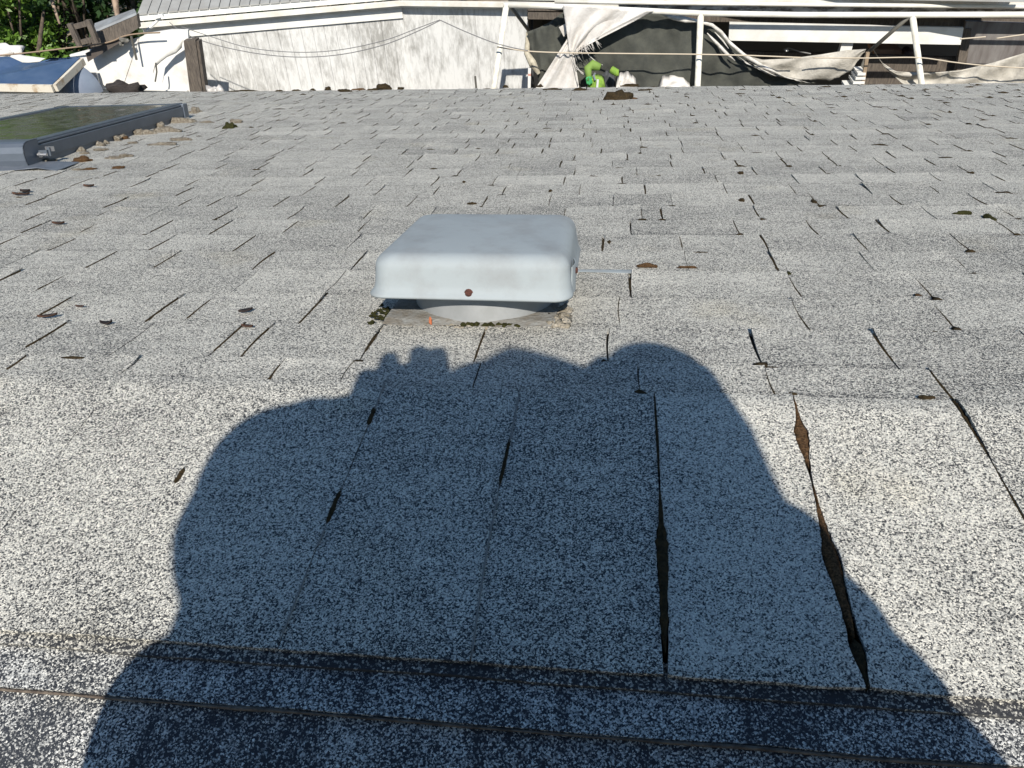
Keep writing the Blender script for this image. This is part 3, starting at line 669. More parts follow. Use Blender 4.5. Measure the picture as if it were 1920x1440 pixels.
for a_, b_, y_, r_ in ((-.15, -.03, -.40, .10), (-.12, -.14, -.36, .12), (.15, -.04, -.40, .09), (.16, -.15, -.38, .12), (-.22, -.16, -.34, .11), (.22, -.16, -.34, .11), (-.14, -.27, -.36, .13), (.16, -.27, -.38, .13), (0, -.34, -.40, .15), (-.2, -.36, -.36, .13), (.2, -.36, -.36, .13)):
    ball(jk, pl(a_, b_, y_), r_)
ball(jk, pl(-.262, -.065, -.26), .095); ball(jk, pl(.224, .040, -.09), .080); ball(jk, pl(.176, .038, -.07), .056); ball(jk, pl(.29, -.205, -.2), .058); ball(jk, pl(.285, -.14, -.2), .05); ball(jk, pl(.308, -.255, -.2), .060); ball(jk, pl(-.322, -.255, -.2), .060); ball(jk, pl(-.33, -.31, -.2), .065); ball(jk, pl(-.225, .002, -.2), .072)  # extra bulk added to round out the shadow the figure throws
link('jacket', remesh(jk, .012, 4), M_JKT, person, True)
tr = MB()
for hp, kn, an in ((LHP, LKN, LAN), (RHP, RKN, RAN)): chain(tr, [HP, hp, kn, an+Vector((0, 0, .06))], [.15, .135, .082, .07])
link('trousers', remesh(tr, .012, 4), M_TRS, person, True)
hr = MB(); ball(hr, HC+hq@Vector((0, -.014, .018)), .103, (.80, .95, 1.06), hq); ball(hr, HC+hq@Vector((0, -.05, -.02)), .08, (.9, .7, 1.0), hq)
link('hair', remesh(hr, .008, 2), M_HAIR, person, True)
for an in (LAN, RAN):
    sh = MB(); chain(sh, [an+Vector((0, -.05, -.045)), an+Vector((0, .05, -.05)), an+Vector((0, .15, -.06))], [.042, .044, .036]); link('shoe', remesh(sh, .008, 2), M_SHOE, person, True)
M_EYE = mat('eye_white', (.6, .6, .6), .2)
for s_ in (-1, 1): ey = MB(); ball(ey, HC+hq@Vector((s_*.031, .076, .002)), .012); ey.build('eye', M_EYE, person, smooth=True)
# the phone, just behind the viewpoint
ph = MB(); c = CAM+CR*.055-CU*.03-CF*.030
ph.box(c, CR*.074, CU*.037, CF*.004); po = ph.build('phone', mat('phone_black', (.02, .02, .022), .25)); tag(po, 'black phone held level in both hands at the viewpoint', 'phone')
bv = po.modifiers.new('b', 'BEVEL'); bv.width = .003; bv.segments = 3

# ================================================================== BEYOND THE EAVE
GZ = -3.55
M_GRD = mat('yard_soil', (.16, .12, .08), 1, noise_scale=2.5, col2=(.30, .24, .16), bump=.5, bump_scale=30, det=8)
gb = MB(); NG = 40; P = []
for i in range(NG+1):
    row = []
    for j in range(NG+1):
        x = -120+240*i/NG; y = -60+240*j/NG; d = max(0, y-24)
        row.append(Vector((x, y, GZ+.06*noise.noise(Vector((x*.3, y*.3, 0)))+d*.10)))
    P.append(row)
gb.grid(P); tag(gb.build('ground', M_GRD, smooth=True), kind='structure')

# ---- neighbour's building
def siding(name, base, dirt, vscale):
    """white boards: mildew in vertical streaks, thin dark joints"""
    M = bpy.data.materials.new(name); M.use_nodes = True; n = M.node_tree; L = n.links.new; b = n.nodes['Principled BSDF']; b.inputs['Roughness'].default_value = .75
    tc = n.nodes.new('ShaderNodeTexCoord')
    def nz(scale, st, det=6):
        mp = n.nodes.new('ShaderNodeMapping'); mp.inputs['Scale'].default_value = st; L(tc.outputs['Object'], mp.inputs[0])
        t = n.nodes.new('ShaderNodeTexNoise'); t.inputs['Scale'].default_value = scale; t.inputs['Detail'].default_value = det; t.inputs['Roughness'].default_value = .7
        L(mp.outputs[0], t.inputs[0]); return t.outputs[0]
    mul = n.nodes.new('ShaderNodeMath'); mul.operation = 'MULTIPLY'; L(nz(26, (1.0, 1.0, .30), 10), mul.inputs[0]); L(nz(1.3, (1, 1, .6), 3), mul.inputs[1])
    mr = n.nodes.new('ShaderNodeMapRange'); mr.inputs[1].default_value = .20; mr.inputs[2].default_value = .36; L(mul.outputs[0], mr.inputs[0])
    mx = n.nodes.new('ShaderNodeMix'); mx.data_type = 'RGBA'; mx.inputs[6].default_value = (*base, 1); mx.inputs[7].default_value = (*dirt, 1)
    L(mr.outputs[0], mx.inputs[0]); L(mx.outputs[2], b.inputs['Base Color']); return M
M_WALL = siding('mildewed_white_boards', (.64, .64, .62), (.31, .305, .285), 1)
M_WHITE = mat('white_trim', (.76, .76, .73), .6, noise_scale=5, col2=(.62, .61, .57), det=7)
M_CREAM = mat('cream_gutter', (.74, .73, .68), .5, noise_scale=6, col2=(.60, .57, .49), det=6)
M_PEEL = mat('peeled_grey_paint', (.62, .61, .59), .85, noise_scale=5, col2=(.15, .135, .12), det=10, lo=.42, hi=.55, stretch=(1, 1, 3))
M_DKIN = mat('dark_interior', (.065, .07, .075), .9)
M_GREYW = mat('weathered_wood', (.15, .125, .10), .9, noise_scale=10, col2=(.06, .05, .042), bump=.5, bump_scale=60, stretch=(6, 6, 1), det=8)
M_GREYB = mat('grey_boards', (.20, .19, .18), .85, noise_scale=3, col2=(.10, .085, .08), det=8, stretch=(3, 3, .6))
M_ROOFM = mat('grey_metal_roof', (.40, .40, .38), .55, .1, noise_scale=3, col2=(.30, .29, .27), det=8)
ZG = -1.4
GA = atz(262, 50, ZG); GBp = atz(752, 8, ZG); GC = atz(1200, 14, ZG); GD = atz(1920, 30, ZG)
nb = empty('neighbouring_shed', (GBp.x, GBp.y, GZ), 'long low white building with stained board walls and an eave gutter beyond the roof', 'building')
def seg_wall(a, b, off, z0, z1, th=.12):
    d = (b-a); d.z = 0; d.normalize(); nrm = Vector((-d.y, d.x, 0));
    if nrm.y < 0: nrm = -nrm
    return d, nrm
# left wall: individual boards with a fine step between them
d1, n1 = seg_wall(GA, GBp, .2, 0, 0); d2, n2 = seg_wall(GBp, GC, .2, 0, 0)
wl = MB(); rnd = random.Random(4)
def boards(mb, a, b, off, z0, z1, wdt=.125):
    d, nn = seg_wall(a, b, 0, 0, 0); a = Vector((a.x, a.y, 0)); Lw = (Vector((b.x, b.y, 0))-a).length; x = 0
    while x < Lw-1e-3:
        x2 = min(Lw, x+wdt); o = off+rnd.uniform(0, .004); p = a+d*(x+.0012)+nn*o; q = a+d*(x2-.0012)+nn*o; t = nn*.03
        mb.hexa([p+Vector((0, 0, z0)), q+Vector((0, 0, z0)), q+t+Vector((0, 0, z0)), p+t+Vector((0, 0, z0)), p+Vector((0, 0, z1)), q+Vector((0, 0, z1)), q+t+Vector((0, 0, z1)), p+t+Vector((0, 0, z1))]); x = x2
aL = GA+d1*.02
boards(wl, aL, GBp+d1*.10, .09, GZ, ZG-.02); wl.build('wall', M_WALL, nb)
wl = MB(); wend = aty(990, 100, 8.9); gEnd = GBp+d2*((wend.x-GBp.x)/d2.x); boards(wl, GBp-d2*.10, gEnd, .093, GZ, ZG-.02, .3); wl.build('wall', M_WALL, nb)
# backing behind the boards
bk = MB()
for a, b, nn in ((aL, GBp, n1), (GBp, gEnd, n2)):
    p = Vector((a.x, a.y, 0))+nn*.13; q = Vector((b.x, b.y, 0))+nn*.13; t = nn*.08
    bk.hexa([p+Vector((0, 0, GZ)), q+Vector((0, 0, GZ)), q+t+Vector((0, 0, GZ)), p+t+Vector((0, 0, GZ)), p+Vector((0, 0, ZG-.03)), q+Vector((0, 0, ZG-.03)), q+t+Vector((0, 0, ZG-.03)), p+t+Vector((0, 0, ZG-.03))])
bk.build('wall_backing', M_DKIN, nb)
# frieze board above the siding (left part), its lower edge throwing a thin line
fz = MB(); e0 = GA+n1*.077; e1 = GBp+n1*.077
fz.beam(Vector((e0.x, e0.y, ZG-.09)), Vector((e1.x, e1.y, ZG-.09)), .13, .02); fz.build('frieze', M_WHITE, nb)
# soffit, gutter and roof
gt = MB()
gline = [(GA, GBp), (GBp, GC), (GC, GD+d2*0)]
for a, b in ((GA, GBp), (GBp, GC)):
    gt.beam(a+Vector((0, 0, .012)), b+Vector((0, 0, .012)), .045, .05); gt.beam(a+Vector((0, .035, -.025)), b+Vector((0, .035, -.025)), .028, .03)
gt.build('gutter', M_CREAM, nb)
fa_ = MB()
for a, b in ((GA, GBp), (GBp, GC)): fa_.beam(a+Vector((0, .055, .075)), b+Vector((0, .055, .075)), .06, .02)
fa_.build('fascia', M_WHITE, nb)
rf_ = MB()
for a, b, nn in ((GA, GBp, n1), (GBp, GC, n2), (GC, GD, n2)):
    nseg = 26
    for i in range(nseg):
        p = a.lerp(b, i/nseg); q = a.lerp(b, (i+1)/nseg-(.003 if a is GA else 0))
        h0 = Vector((0, .03, .105)); r0 = nn*3.2+Vector((0, 0, .62)); th = Vector((0, 0, .012))
        rf_.hexa([p+h0, q+h0, q+h0+r0, p+h0+r0, p+h0+th, q+h0+th, q+h0+r0+th, p+h0+r0+th])
rf_.build('roof', M_ROOFM, nb)
sf = MB()
for a, b, nn in ((GA, GBp, n1), (GBp, GC, n2)):
    p = a+nn*.03+Vector((0, 0, -.012)); q = b+nn*.03+Vector((0, 0, -.012)); t = nn*.10
    sf.hexa([p, q, q+t, p+t, p+Vector((0, 0, .01)), q+Vector((0, 0, .01)), q+t+Vector((0, 0, .01)), p+t+Vector((0, 0, .01))])
sf.build('soffit', M_WHITE, nb)
# ---- the open part at the right: dark inside, white fascia board, grey boards
op = empty('open_carport', (1.5, 8.6, GZ), 'open dark shed bay behind the poles with white fascia board and grey wooden end wall', 'carport')
YO = 8.55
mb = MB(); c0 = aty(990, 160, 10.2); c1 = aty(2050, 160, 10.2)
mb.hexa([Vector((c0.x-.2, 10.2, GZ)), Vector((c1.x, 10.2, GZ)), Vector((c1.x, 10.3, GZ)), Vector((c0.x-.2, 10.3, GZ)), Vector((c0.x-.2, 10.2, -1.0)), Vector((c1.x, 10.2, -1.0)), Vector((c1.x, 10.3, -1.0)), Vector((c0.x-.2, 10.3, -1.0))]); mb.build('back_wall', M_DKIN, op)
def quad_board(name, px, Y, th, m, parent, wob=0):
    """flat board whose four corners are sighted on the plane at Y"""
    P4 = [aty(x, y, Y) for x, y in px]; t = Vector((0, th, 0)); mb = MB(); mb.hexa(P4+[p+t for p in P4]); return mb.build(name, m, parent)
quad_board('fascia_board', [(1368, 42), (1807, 52), (1801, 84), (1366, 76)], 8.45, .03, M_WHITE, op)
quad_board('white_post', [(1580, 77), (1601, 78), (1592, 112), (1570, 112)], 8.5, .08, M_WHITE, op)
quad_board('end_wall', [(1812, 40), (2060, 48), (2060, 210), (1775, 210)], 8.62, .05, M_GREYB, op)
quad_board('corner_board', [(1806, 54), (1822, 54), (1800, 200), (1782, 200)], 8.60, .015, M_GREYW, op)
quad_board('low_wall', [(1620, 103), (1800, 108), (1795, 200), (1610, 200)], 8.75, .05, M_GREYW, op)
quad_board('shelf_board', [(1385, 96), (1585, 102), (1585, 114), (1385, 110)], 8.8, .05, M_GREYW, op)
quad_board('peeled_beam', [(1160, 8), (2000, 18), (2000, 34), (1160, 26)], 8.40, .06, M_PEEL, op)
quad_board('upper_fascia', [(1050, -8), (2000, 4), (2000, 16), (1050, 3)], 8.30, .05, M_CREAM, op)
quad_board('lintel', [(990, 24), (2000, 38), (2000, 52), (990, 36)], 8.70, .05, M_GREYW, op)
mb = MB(); p0 = aty(990, 20, 8.72); p1 = aty(2050, 34, 8.72)
mb.hexa([p0, p1, p1+Vector((0, 1.6, .25)), p0+Vector((0, 1.6, .25)), p0+Vector((0, 0, .02)), p1+Vector((0, 0, .02)), p1+Vector((0, 1.6, .27)), p0+Vector((0, 1.6, .27))]); mb.build('roof_deck', M_GREYW, op)
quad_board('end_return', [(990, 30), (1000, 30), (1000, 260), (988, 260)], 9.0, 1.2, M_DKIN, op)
bx = MB(); P4 = [aty(x, y, 8.9) for x, y in ((1638, 92), (1692, 94), (1691, 106), (1640, 105))]; bx.hexa(P4+[p+Vector((0, .3, 0)) for p in P4]); o = bx.build('cardboard_box', mat('cardboard', (.36, .22, .14), .9, noise_scale=20)); tag(o, 'brown cardboard box on the low wall inside the open bay', 'box')
o.modifiers.new('b', 'BEVEL').width = .006
bx = MB(); c = aty(1703, 100, 8.85); bx.tube([c+Vector((0, -.04, 0)), c+Vector((0, .1, 0))], [.05, .045], 12); bx.tube([c+Vector((0, -.06, 0)), c+Vector((0, -.04, 0))], [.03, .05], 12); tag(bx.build('dark_pot', mat('dark_pot', (.05, .03, .03), .4), smooth=False), 'small dark round pot at the right end of the brown box', 'pot')
mb = MB(); mb.tube([aty(1470, 93, 8.6), aty(1478, 90, 8.6), aty(1500, 97, 8.6), aty(1520, 101, 8.6)], [.012, .008, .007, .007], 6); mb.blob(aty(1474, 95, 8.6), .02, (1, 1, 1)); tag(mb.build('lamp_arm', M_STEEL), 'thin bent metal arm lying on the shelf in the dark bay', 'metal arm')

# ---- white pipe frame of a torn canopy
cf = empty('canopy_frame', aty(1310, 160, 7.9), 'white painted pipe frame of a ruined canopy standing before the building', 'canopy frame')
M_PIPE = mat('white_pipe', (.74, .74, .68), .45, noise_scale=20, col2=(.60, .56, .46))
def pipe(name, a, b, r_, Y1_, Y2_, m=M_PIPE, parent=cf, n=10):
    mb = MB(); mb.tube([aty(*a, Y1_), aty(*b, Y2_)], r_, n); return mb.build(name, m, parent, smooth=True)
YF = 7.9
def longleg(a, b, r_, Y, m=M_PIPE, parent=cf, name='leg'):
    p = aty(*a, Y); q = aty(*b, Y); d = (q-p).normalized(); t = (GZ-p.z)/d.z; mb = MB(); mb.tube([p, p+d*t], r_, 10); return mb.build(name, m, parent, smooth=True)
longleg((950, 6), (926, 165), .029, YF); longleg((1314, 26), (1308, 160), .029, YF); longleg((1711, 30), (1728, 156), .028, YF)
mb = MB(); mb.tube([aty(944, 9, YF), aty(1062, 13, YF), aty(1180, 19, YF), aty(1315, 25, YF), aty(1500, 28, YF), aty(1711, 28, YF), aty(2050, 27, YF)], .026, 10); mb.build('top_rail', M_CREAM, cf, smooth=True)
mb = MB(); mb.tube([aty(1040, 3, YF+.25), aty(1250, 6, YF+.25), aty(2050, 14, YF+.25)], .018, 8); mb.build('rear_rail', M_CREAM, cf, smooth=True)
M_DPIPE = mat('dark_pipe', (.10, .095, .08), .6)
pipe('brace', (956, 10), (992, 58), .018, YF, YF+.3, M_DPIPE); pipe('brace', (1706, 30), (1626, 100), .018, YF, YF+.2, M_DPIPE); pipe('brace', (1626, 100), (1596, 175), .016, YF+.2, YF+.25, M_DPIPE)
# ---- cloths
def loft(top, bot, Y, n=40, m_=16, amp=.03, fx=5, fy=3, sd=0, th=.003, jag=0, Yb=None):
    def at(line, t):
        seg = [((Vector((*line[i+1], 0))-Vector((*line[i], 0))).length) for i in range(len(line)-1)]; tot = sum(seg); d = t*tot
        for i, l in enumerate(seg):
            if d <= l or i == len(seg)-1: f = min(1, d/l if l else 0); return (line[i][0]+(line[i+1][0]-line[i][0])*f, line[i][1]+(line[i+1][1]-line[i][1])*f)
            d -= l
    P = []
    for i in range(n+1):
        t = i/n; a = at(top, t); b = at(bot, t); row = []
        for j in range(m_+1):
            g = j/m_; x = a[0]+(b[0]-a[0])*g; y = a[1]+(b[1]-a[1])*g
            if jag and j == m_: y += jag*(2*noise.noise(Vector((x*.7, sd, 0)))+noise.noise(Vector((x*.2, sd, 3))))
            dY = amp*(noise.noise(Vector((t*fx+g*1.3, g*fy*.4+sd, sd)))*1.6+.5*noise.noise(Vector((t*fx*3+g*3, g*fy+sd, sd+5))))
            row.append(aty(x, y, Y+(Yb-Y if Yb else 0)*g+dY))
        P.append(row)
    mb = MB(); mb.grid(P, 0, Vector((0, th, 0))); return mb
M_CLOTH = mat('dirty_white_cloth', (.68, .66, .63), .9, noise_scale=6, col2=(.50, .47, .43), bump=.4, bump_scale=70, det=8)
M_CLOTH2 = mat('grey_sagging_cloth', (.52, .49, .43), .9, noise_scale=5, col2=(.30, .28, .24), bump=.5, bump_scale=50, det=8)
M_NET = mat('shade_net', (.075, .078, .065), .95, noise_scale=9, col2=(.045, .048, .042), bump=.4, bump_scale=120, det=8)
net = empty('shade_net', aty(1230, 60, 8.05), 'dark olive shade net hanging under the canopy rail behind the torn white cloth', 'shade net')
loft([(1056, 20), (1120, 20), (1230, 24), (1300, 36), (1350, 52), (1385, 95), (1420, 118)], [(1085, 172), (1150, 172), (1250, 175), (1330, 172), (1400, 166), (1470, 162), (1530, 156)], 8.05, 60, 20, .05, 7, 4, 2).build('main_sheet', M_NET, net, smooth=True)
loft([(988, 60), (1010, 52), (1030, 42), (1057, 22)], [(1015, 172), (1040, 172), (1060, 172), (1090, 172)], 8.1, 24, 18, .05, 4, 4, 4, jag=1).build('left_flap', M_NET, net, smooth=True)
loft([(1012, 160), (1200, 166), (1420, 162), (1640, 158)], [(1012, 215), (1200, 215), (1420, 215), (1640, 215)], 8.35, 30, 4, .03, 5, 2, 9).build('lower_sheet', M_NET, net, smooth=True)
M_EDGEC = mat('white_binding', (.68, .66, .62), .85, noise_scale=20, col2=(.4, .38, .34))
eb = MB()
for pts, r_ in (([(1240, 26), (1262, 33), (1285, 38), (1308, 41)], .022), ([(1270, 28), (1300, 38), (1335, 47), (1352, 60), (1368, 80), (1395, 103), (1430, 124), (1470, 143)], .016), ([(1326, 62), (1345, 82), (1362, 100), (1378, 114)], .015), ([(1340, 60), (1355, 76), (1366, 91)], .008)):
    eb.tube([aty(x, y, 7.97+.02*math.sin(i*2)) for i, (x, y) in enumerate(pts)], [r_*(1 if 0 < i < len(pts)-1 else .3) for i in range(len(pts))], 7)
eb.build('torn_binding', M_EDGEC, net, smooth=True)
tc_ = empty('torn_cloth', aty(1062, 12, 7.86), 'torn dirty white cloth draped from the rail and pinched at its middle', 'cloth')
loft([(1055, 9), (1100, 11), (1160, 16), (1228, 20)], [(1068, 98), (1074, 100), (1082, 97), (1092, 90)], 7.84, 36, 24, .028, 6, 2, 5).build('upper_fall', M_CLOTH, tc_, smooth=True)
loft([(1226, 19), (1180, 17), (1130, 14)], [(1200, 33), (1150, 55), (1088, 92)], 7.85, 30, 10, .02, 6, 2, 15, jag=3).build('frayed_edge', M_CLOTH, tc_, smooth=True)
loft([(1064, 72), (1068, 84), (1073, 92), (1076, 98)], [(1000, 172), (1030, 172), (1062, 172), (1087, 172)], 7.85, 26, 22, .03, 6, 2, 7).build('lower_fall', M_CLOTH, tc_, smooth=True)
fr = MB(); rnd = random.Random(21)
for i in range(34):
    x0 = 1072+rnd.random()*46; y0 = 97-(x0-1072)*.62; L_ = rnd.uniform(6, 26); dx = rnd.uniform(-1, 12)
    fr.tube([aty(x0+dx*t*t, y0+L_*t, 7.84) for t in (0, .35, .7, 1)], [.0035, .003, .0022, .001], 4)
for a in (((1068, 100), (1080, 128), (1098, 140), (1106, 142)), ((1072, 100), (1078, 120), (1090, 137), (1100, 143)), ((1096, 88), (1104, 104), (1118, 116), (1130, 122)), ((1070, 100), (1074, 122), (1082, 150), (1084, 160))):
    fr.tube([aty(x, y, 7.84) for x, y in a], .0035, 4)
fr.build('loose_threads', M_CLOTH, tc_, smooth=True)
quad = MB(); P4 = [aty(x, y, 7.95) for x, y in ((1048, 51), (1061, 44), (1067, 58), (1057, 69))]; quad.hexa(P4+[p+Vector((0, .004, 0)) for p in P4]); tag(quad.build('white_rag', M_CLOTH), 'small white square rag against the dark net left of the torn cloth', 'rag')
c1_ = loft([(1398, 104), (1430, 112), (1480, 110), (1540, 102), (1590, 94), (1624, 92)], [(1404, 116), (1440, 140), (1500, 150), (1560, 150), (1596, 132), (1622, 96)], 7.98, 50, 14, .04, 6, 3, 11, jag=1.5).build('sagging_cloth', M_CLOTH2, smooth=True); tag(c1_, 'dirty white cloth sagging between the middle pole and the crossed dark brace', 'cloth', 'sagging cloths under the canopy rail')
c2_ = loft([(1637, 92), (1655, 118), (1680, 134), (1740, 137), (1800, 132), (1860, 118), (1925, 98), (1990, 80)], [(1640, 98), (1660, 128), (1700, 164), (1760, 172), (1830, 170), (1880, 168), (1950, 160), (2000, 158)], 7.98, 60, 16, .05, 8, 3, 13).build('sagging_cloth', M_CLOTH2, smooth=True); tag(c2_, 'dirty white cloth sagging across the bottom right behind the last white pole', 'cloth', 'sagging cloths under the canopy rail')
c3_ = loft([(1372, 96), (1400, 120), (1450, 138)], [(1400, 118), (1440, 140), (1520, 156)], 7.95, 30, 6, .03, 6, 3, 17, jag=1).build('cloth_strip', M_EDGEC, smooth=True); tag(c3_, 'narrow twisted white strip of cloth right of the middle pole', 'cloth strip')
# things in the shade under the net
gl = empty('green_bag', aty(1140, 150, 7.75), 'bright green and yellow striped work bag on the ground in front of the dark net', 'bag')
M_NEON = mat('neon_yellow', (.24, .38, .05), .95, noise_scale=30, col2=(.14, .26, .04), bump=.5, bump_scale=60); M_GRN = mat('green_fabric', (.05, .30, .10), .8)
loft([(1104, 151), (1116, 146), (1128, 148), (1132, 152)], [(1100, 175), (1112, 175), (1124, 175), (1136, 175)], 7.74, 12, 8, .03, 3, 2, 31, th=.12).build('bag_body', M_NEON, gl, smooth=True)
loft([(1098, 148), (1104, 143), (1109, 147)], [(1100, 158), (1106, 160), (1111, 156)], 7.72, 8, 6, .02, 3, 2, 32, th=.08).build('side_pocket', M_GRN, gl, smooth=True)
mb = MB(); mb.tube([aty(1104, 152, 7.74), aty(1102, 128, 7.8), aty(1112, 122, 7.82), aty(1126, 126, 7.8)], [.025, .04, .05, .03], 8); mb.build('strap_pad', mat('olive_strap', (.16, .26, .05), .8), gl, smooth=True)
mb = MB(); mb.tube([aty(1146, 130, 7.8), aty(1156, 136, 7.78), aty(1158, 142, 7.76)], [.035, .035, .015], 8); mb.build('flap', M_NEON, gl, smooth=True)
mb = MB(); mb.beam(aty(1121, 149, 7.70), aty(1119, 172, 7.70), .02, .01); mb.build('stripe', mat('silver_stripe', (.6, .62, .62), .4), gl)
mb = MB(); mb.tube([aty(1116, 150, 7.73), aty(1113, 142, 7.73), aty(1116, 137, 7.73)], .010, 8); mb.build('buckle', mat('grey_plastic', (.22, .24, .27), .5), gl)
BG = 'pale sacks on the ground under the net'
def sack(px, label, Y=7.9, sd=0, m=M_CLOTH):
    xs = px; o = loft([(xs[0]-2, xs[3]+10), (xs[0]+6, xs[3]+2), ((xs[0]+xs[1])/2, xs[2]), (xs[1]-8, xs[3]+2), (xs[1]+4, xs[3]+14)], [(xs[0]-4, 178), (xs[0]+10, 178), ((xs[0]+xs[1])/2, 178), (xs[1]-4, 178), (xs[1]+8, 178)], Y, 16, 8, .04, 4, 2, sd, th=.22).build('sack', m, smooth=True); return tag(o, label, 'sack', BG)
sack((1158, 1188, 145, 146), 'white sack right of the green bag', 7.85, 3); sack((1240, 1290, 150, 151), 'low white sack left of the middle pole', 7.9, 6)
sack((1126, 1150, 137, 141), 'dark grey rounded sack between the green bag and the white sack', 7.95, 8, mat('grey_sack', (.06, .065, .07), .9)); 
mb = MB()
for i, (x, y) in enumerate(((1592, 157), (1604, 147), (1607, 139), (1609, 131))): mb.box(aty(x+2, y+2, 8.0), Vector((.06-.008*i, 0, 0)), Vector((0, .1, 0)), Vector((0, 0, .011)))
mb.box(aty(1600, 175, 8.0), Vector((.09, 0, 0)), Vector((0, .12, 0)), Vector((0, 0, .08))); o = mb.build('stacked_boards', M_WHITE); tag(o, 'short stack of white boards at the foot of the crossed dark brace', 'boards')
mb = MB(); mb.beam(aty(1627, 98, 7.93), aty(1612, 190, 7.93), .03, .03); tag(mb.build('wooden_stake', mat('tan_stake', (.32, .24, .16), .85, noise_scale=20)), 'thin tan wooden stake rising beside the stack of white boards', 'stake')
mb = MB(); P4 = [aty(x, y, 8.3) for x, y in ((1175, 132), (1240, 152), (1240, 160), (1170, 140))]; mb.hexa(P4+[p+Vector((0, .1, 0)) for p in P4]); tag(mb.build('grey_plank', M_GREYB), 'grey plank leaning in the shade between the two white sacks', 'plank')
# standing pieces by the first pole
mb = MB(); mb.beam(aty(993, 128, 7.8), aty(992, 190, 7.8), .028, .02); tag(mb.build('gauge_stick', mat('white_red', (.7, .68, .64), .6, noise_scale=16, col2=(.5, .2, .14), lo=.55, hi=.62)), 'short white stick with faint red marks left of the torn cloth', 'stick')
mb = MB(); mb.tube([aty(891, 143, 7.7), aty(895, 190, 7.7)], .010, 6); tag(mb.build('iron_rod', M_DPIPE), 'thin dark rod standing before the stained wall, left of the first white pole', 'rod')
mb = MB(); mb.tube([aty(990, 60, 8.2), aty(988, 100, 8.1), aty(998, 118, 8.05), aty(1010, 138, 8.05)], [.02, .03, .04, .02], 8); tag(mb.build('cream_rag', mat('cream_rag', (.5, .46, .36), .9, noise_scale=12, col2=(.25, .22, .16))), 'cream rag twisted down the left edge of the dark net', 'rag')

# ---- cords and cables
CG = 'cords strung across the yard'
def cord(pts, Y, r_, m, label, cat='cord', name='cord', group=CG):
    mb = MB(); q = [Vector((*p, 0)) for p in pts]; out = []
    for i in range(len(q)-1):
        p0, p1, p2, p3 = q[max(i-1, 0)], q[i], q[i+1], q[min(i+2, len(q)-1)]
        for k in range(8):
            t = k/8; v = .5*((2*p1)+(p2-p0)*t+(2*p0-5*p1+4*p2-p3)*t*t+(3*p1-p0-3*p2+p3)*t**3); out.append(v)
    out.append(q[-1]); mb.tube([aty(v.x, v.y, Y) for v in out], r_, 5); o = mb.build(name, m, smooth=True); return tag(o, label, cat, group)
M_WIRE = mat('grey_wire', (.16, .16, .16), .6); M_CORD = mat('tan_cord', (.50, .43, .33), .8)
cord([(318, 42), (345, 62), (400, 83), (480, 100), (560, 107), (640, 102), (720, 84), (780, 60), (826, 38)], 7.75, .0042, M_WIRE, 'lower of the two thin wires sagging in front of the stained wall', 'wire', 'wire')
cord([(340, 50), (400, 70), (470, 90), (560, 98), (640, 93), (720, 76), (780, 54), (825, 37)], 7.78, .0038, M_WIRE, 'upper of the two thin wires sagging in front of the stained wall', 'wire', 'wire')
cord([(826, 38), (870, 58), (920, 78), (960, 89), (990, 95)], 7.76, .0048, M_WIRE, 'thin wire descending from the wall peak to the first white pole', 'wire', 'wire')
cord([(932, 88), (990, 96), (1060, 99), (1130, 100), (1220, 101), (1310, 102), (1400, 104), (1502, 108)], 7.8, .0065, M_CORD, 'tan cord crossing the dark net to the middle pole and beyond')
cord([(1524, 108), (1620, 109), (1720, 108), (1790, 117), (1860, 124), (1990, 131)], 7.8, .0058, M_CORD, 'tan cord running past the last white pole to the right edge')
cord([(1800, 73), (1825, 71), (1848, 69)], 7.8, .006, M_CORD, 'short tan cord end above the grey end wall, left piece'); cord([(1868, 72), (1925, 64), (1990, 56)], 7.8, .006, M_CORD, 'short tan cord end above the grey end wall, right piece')
M_CAB = mat('brown_cable', (.26, .19, .13), .8)
cord([(-60, 105), (10, 103), (120, 91), (200, 80), (232, 68), (262, 63), (300, 61)], 7.6, .0075, M_CAB, 'thick brown cable running in from the left edge past the small wooden frame', 'cable', 'cable')

# ---- wooden post and what leans left of it
mb = MB()
for (xa, xb, dy, m0) in ((343, 356, 2, 0), (355, 366, 0, 0), (365, 371, 3, 0)):
    a0 = aty(xa, 75+dy, 7.6); b0 = aty(xb, 75+dy, 7.6); a1 = aty(xa+12, 172, 7.6); b1 = aty(xb+13.5, 172, 7.6)
    t = (GZ-a0.z)/(a1.z-a0.z); a1 = a0+(a1-a0)*t; b1 = b0+(b1-b0)*t; dd = Vector((0, .09, 0)); o_ = Vector((0, .006*dy, 0))
    mb.hexa([a1+o_, b1+o_, b1+dd, a1+dd, a0+o_, b0+o_, b0+dd, a0+dd])
o = mb.build('wooden_post', M_GREYW); tag(o, 'splintered grey-brown wooden post standing before the white wall at the left', 'post')
M_WP = mat('white_panel', (.74, .73, .70), .7, noise_scale=5, col2=(.58, .54, .48), det=7, lo=.5, hi=.75)
YP = 7.72
pnl = empty('white_hoarding', aty(250, 165, YP), 'smooth white hoarding sheet standing at the left behind the broken spout', 'hoarding')
def poly_slab(px, Y, th, m, name, parent):
    f = [aty(x, y, Y) for x, y in px]; b_ = [p+Vector((0, th, 0)) for p in f]; n = len(f); mb = MB()
    mb.add(f+b_, [tuple(range(n)), tuple(range(2*n-1, n-1, -1))]+[(i, (i+1) % n, (i+1) % n+n, i+n) for i in range(n)]); return mb.build(name, m, parent)
poly_slab([(262, 70), (280, 62), (320, 56), (352, 56), (362, 220), (215, 220), (232, 161)], YP, .03, M_WP, 'sheet', pnl)
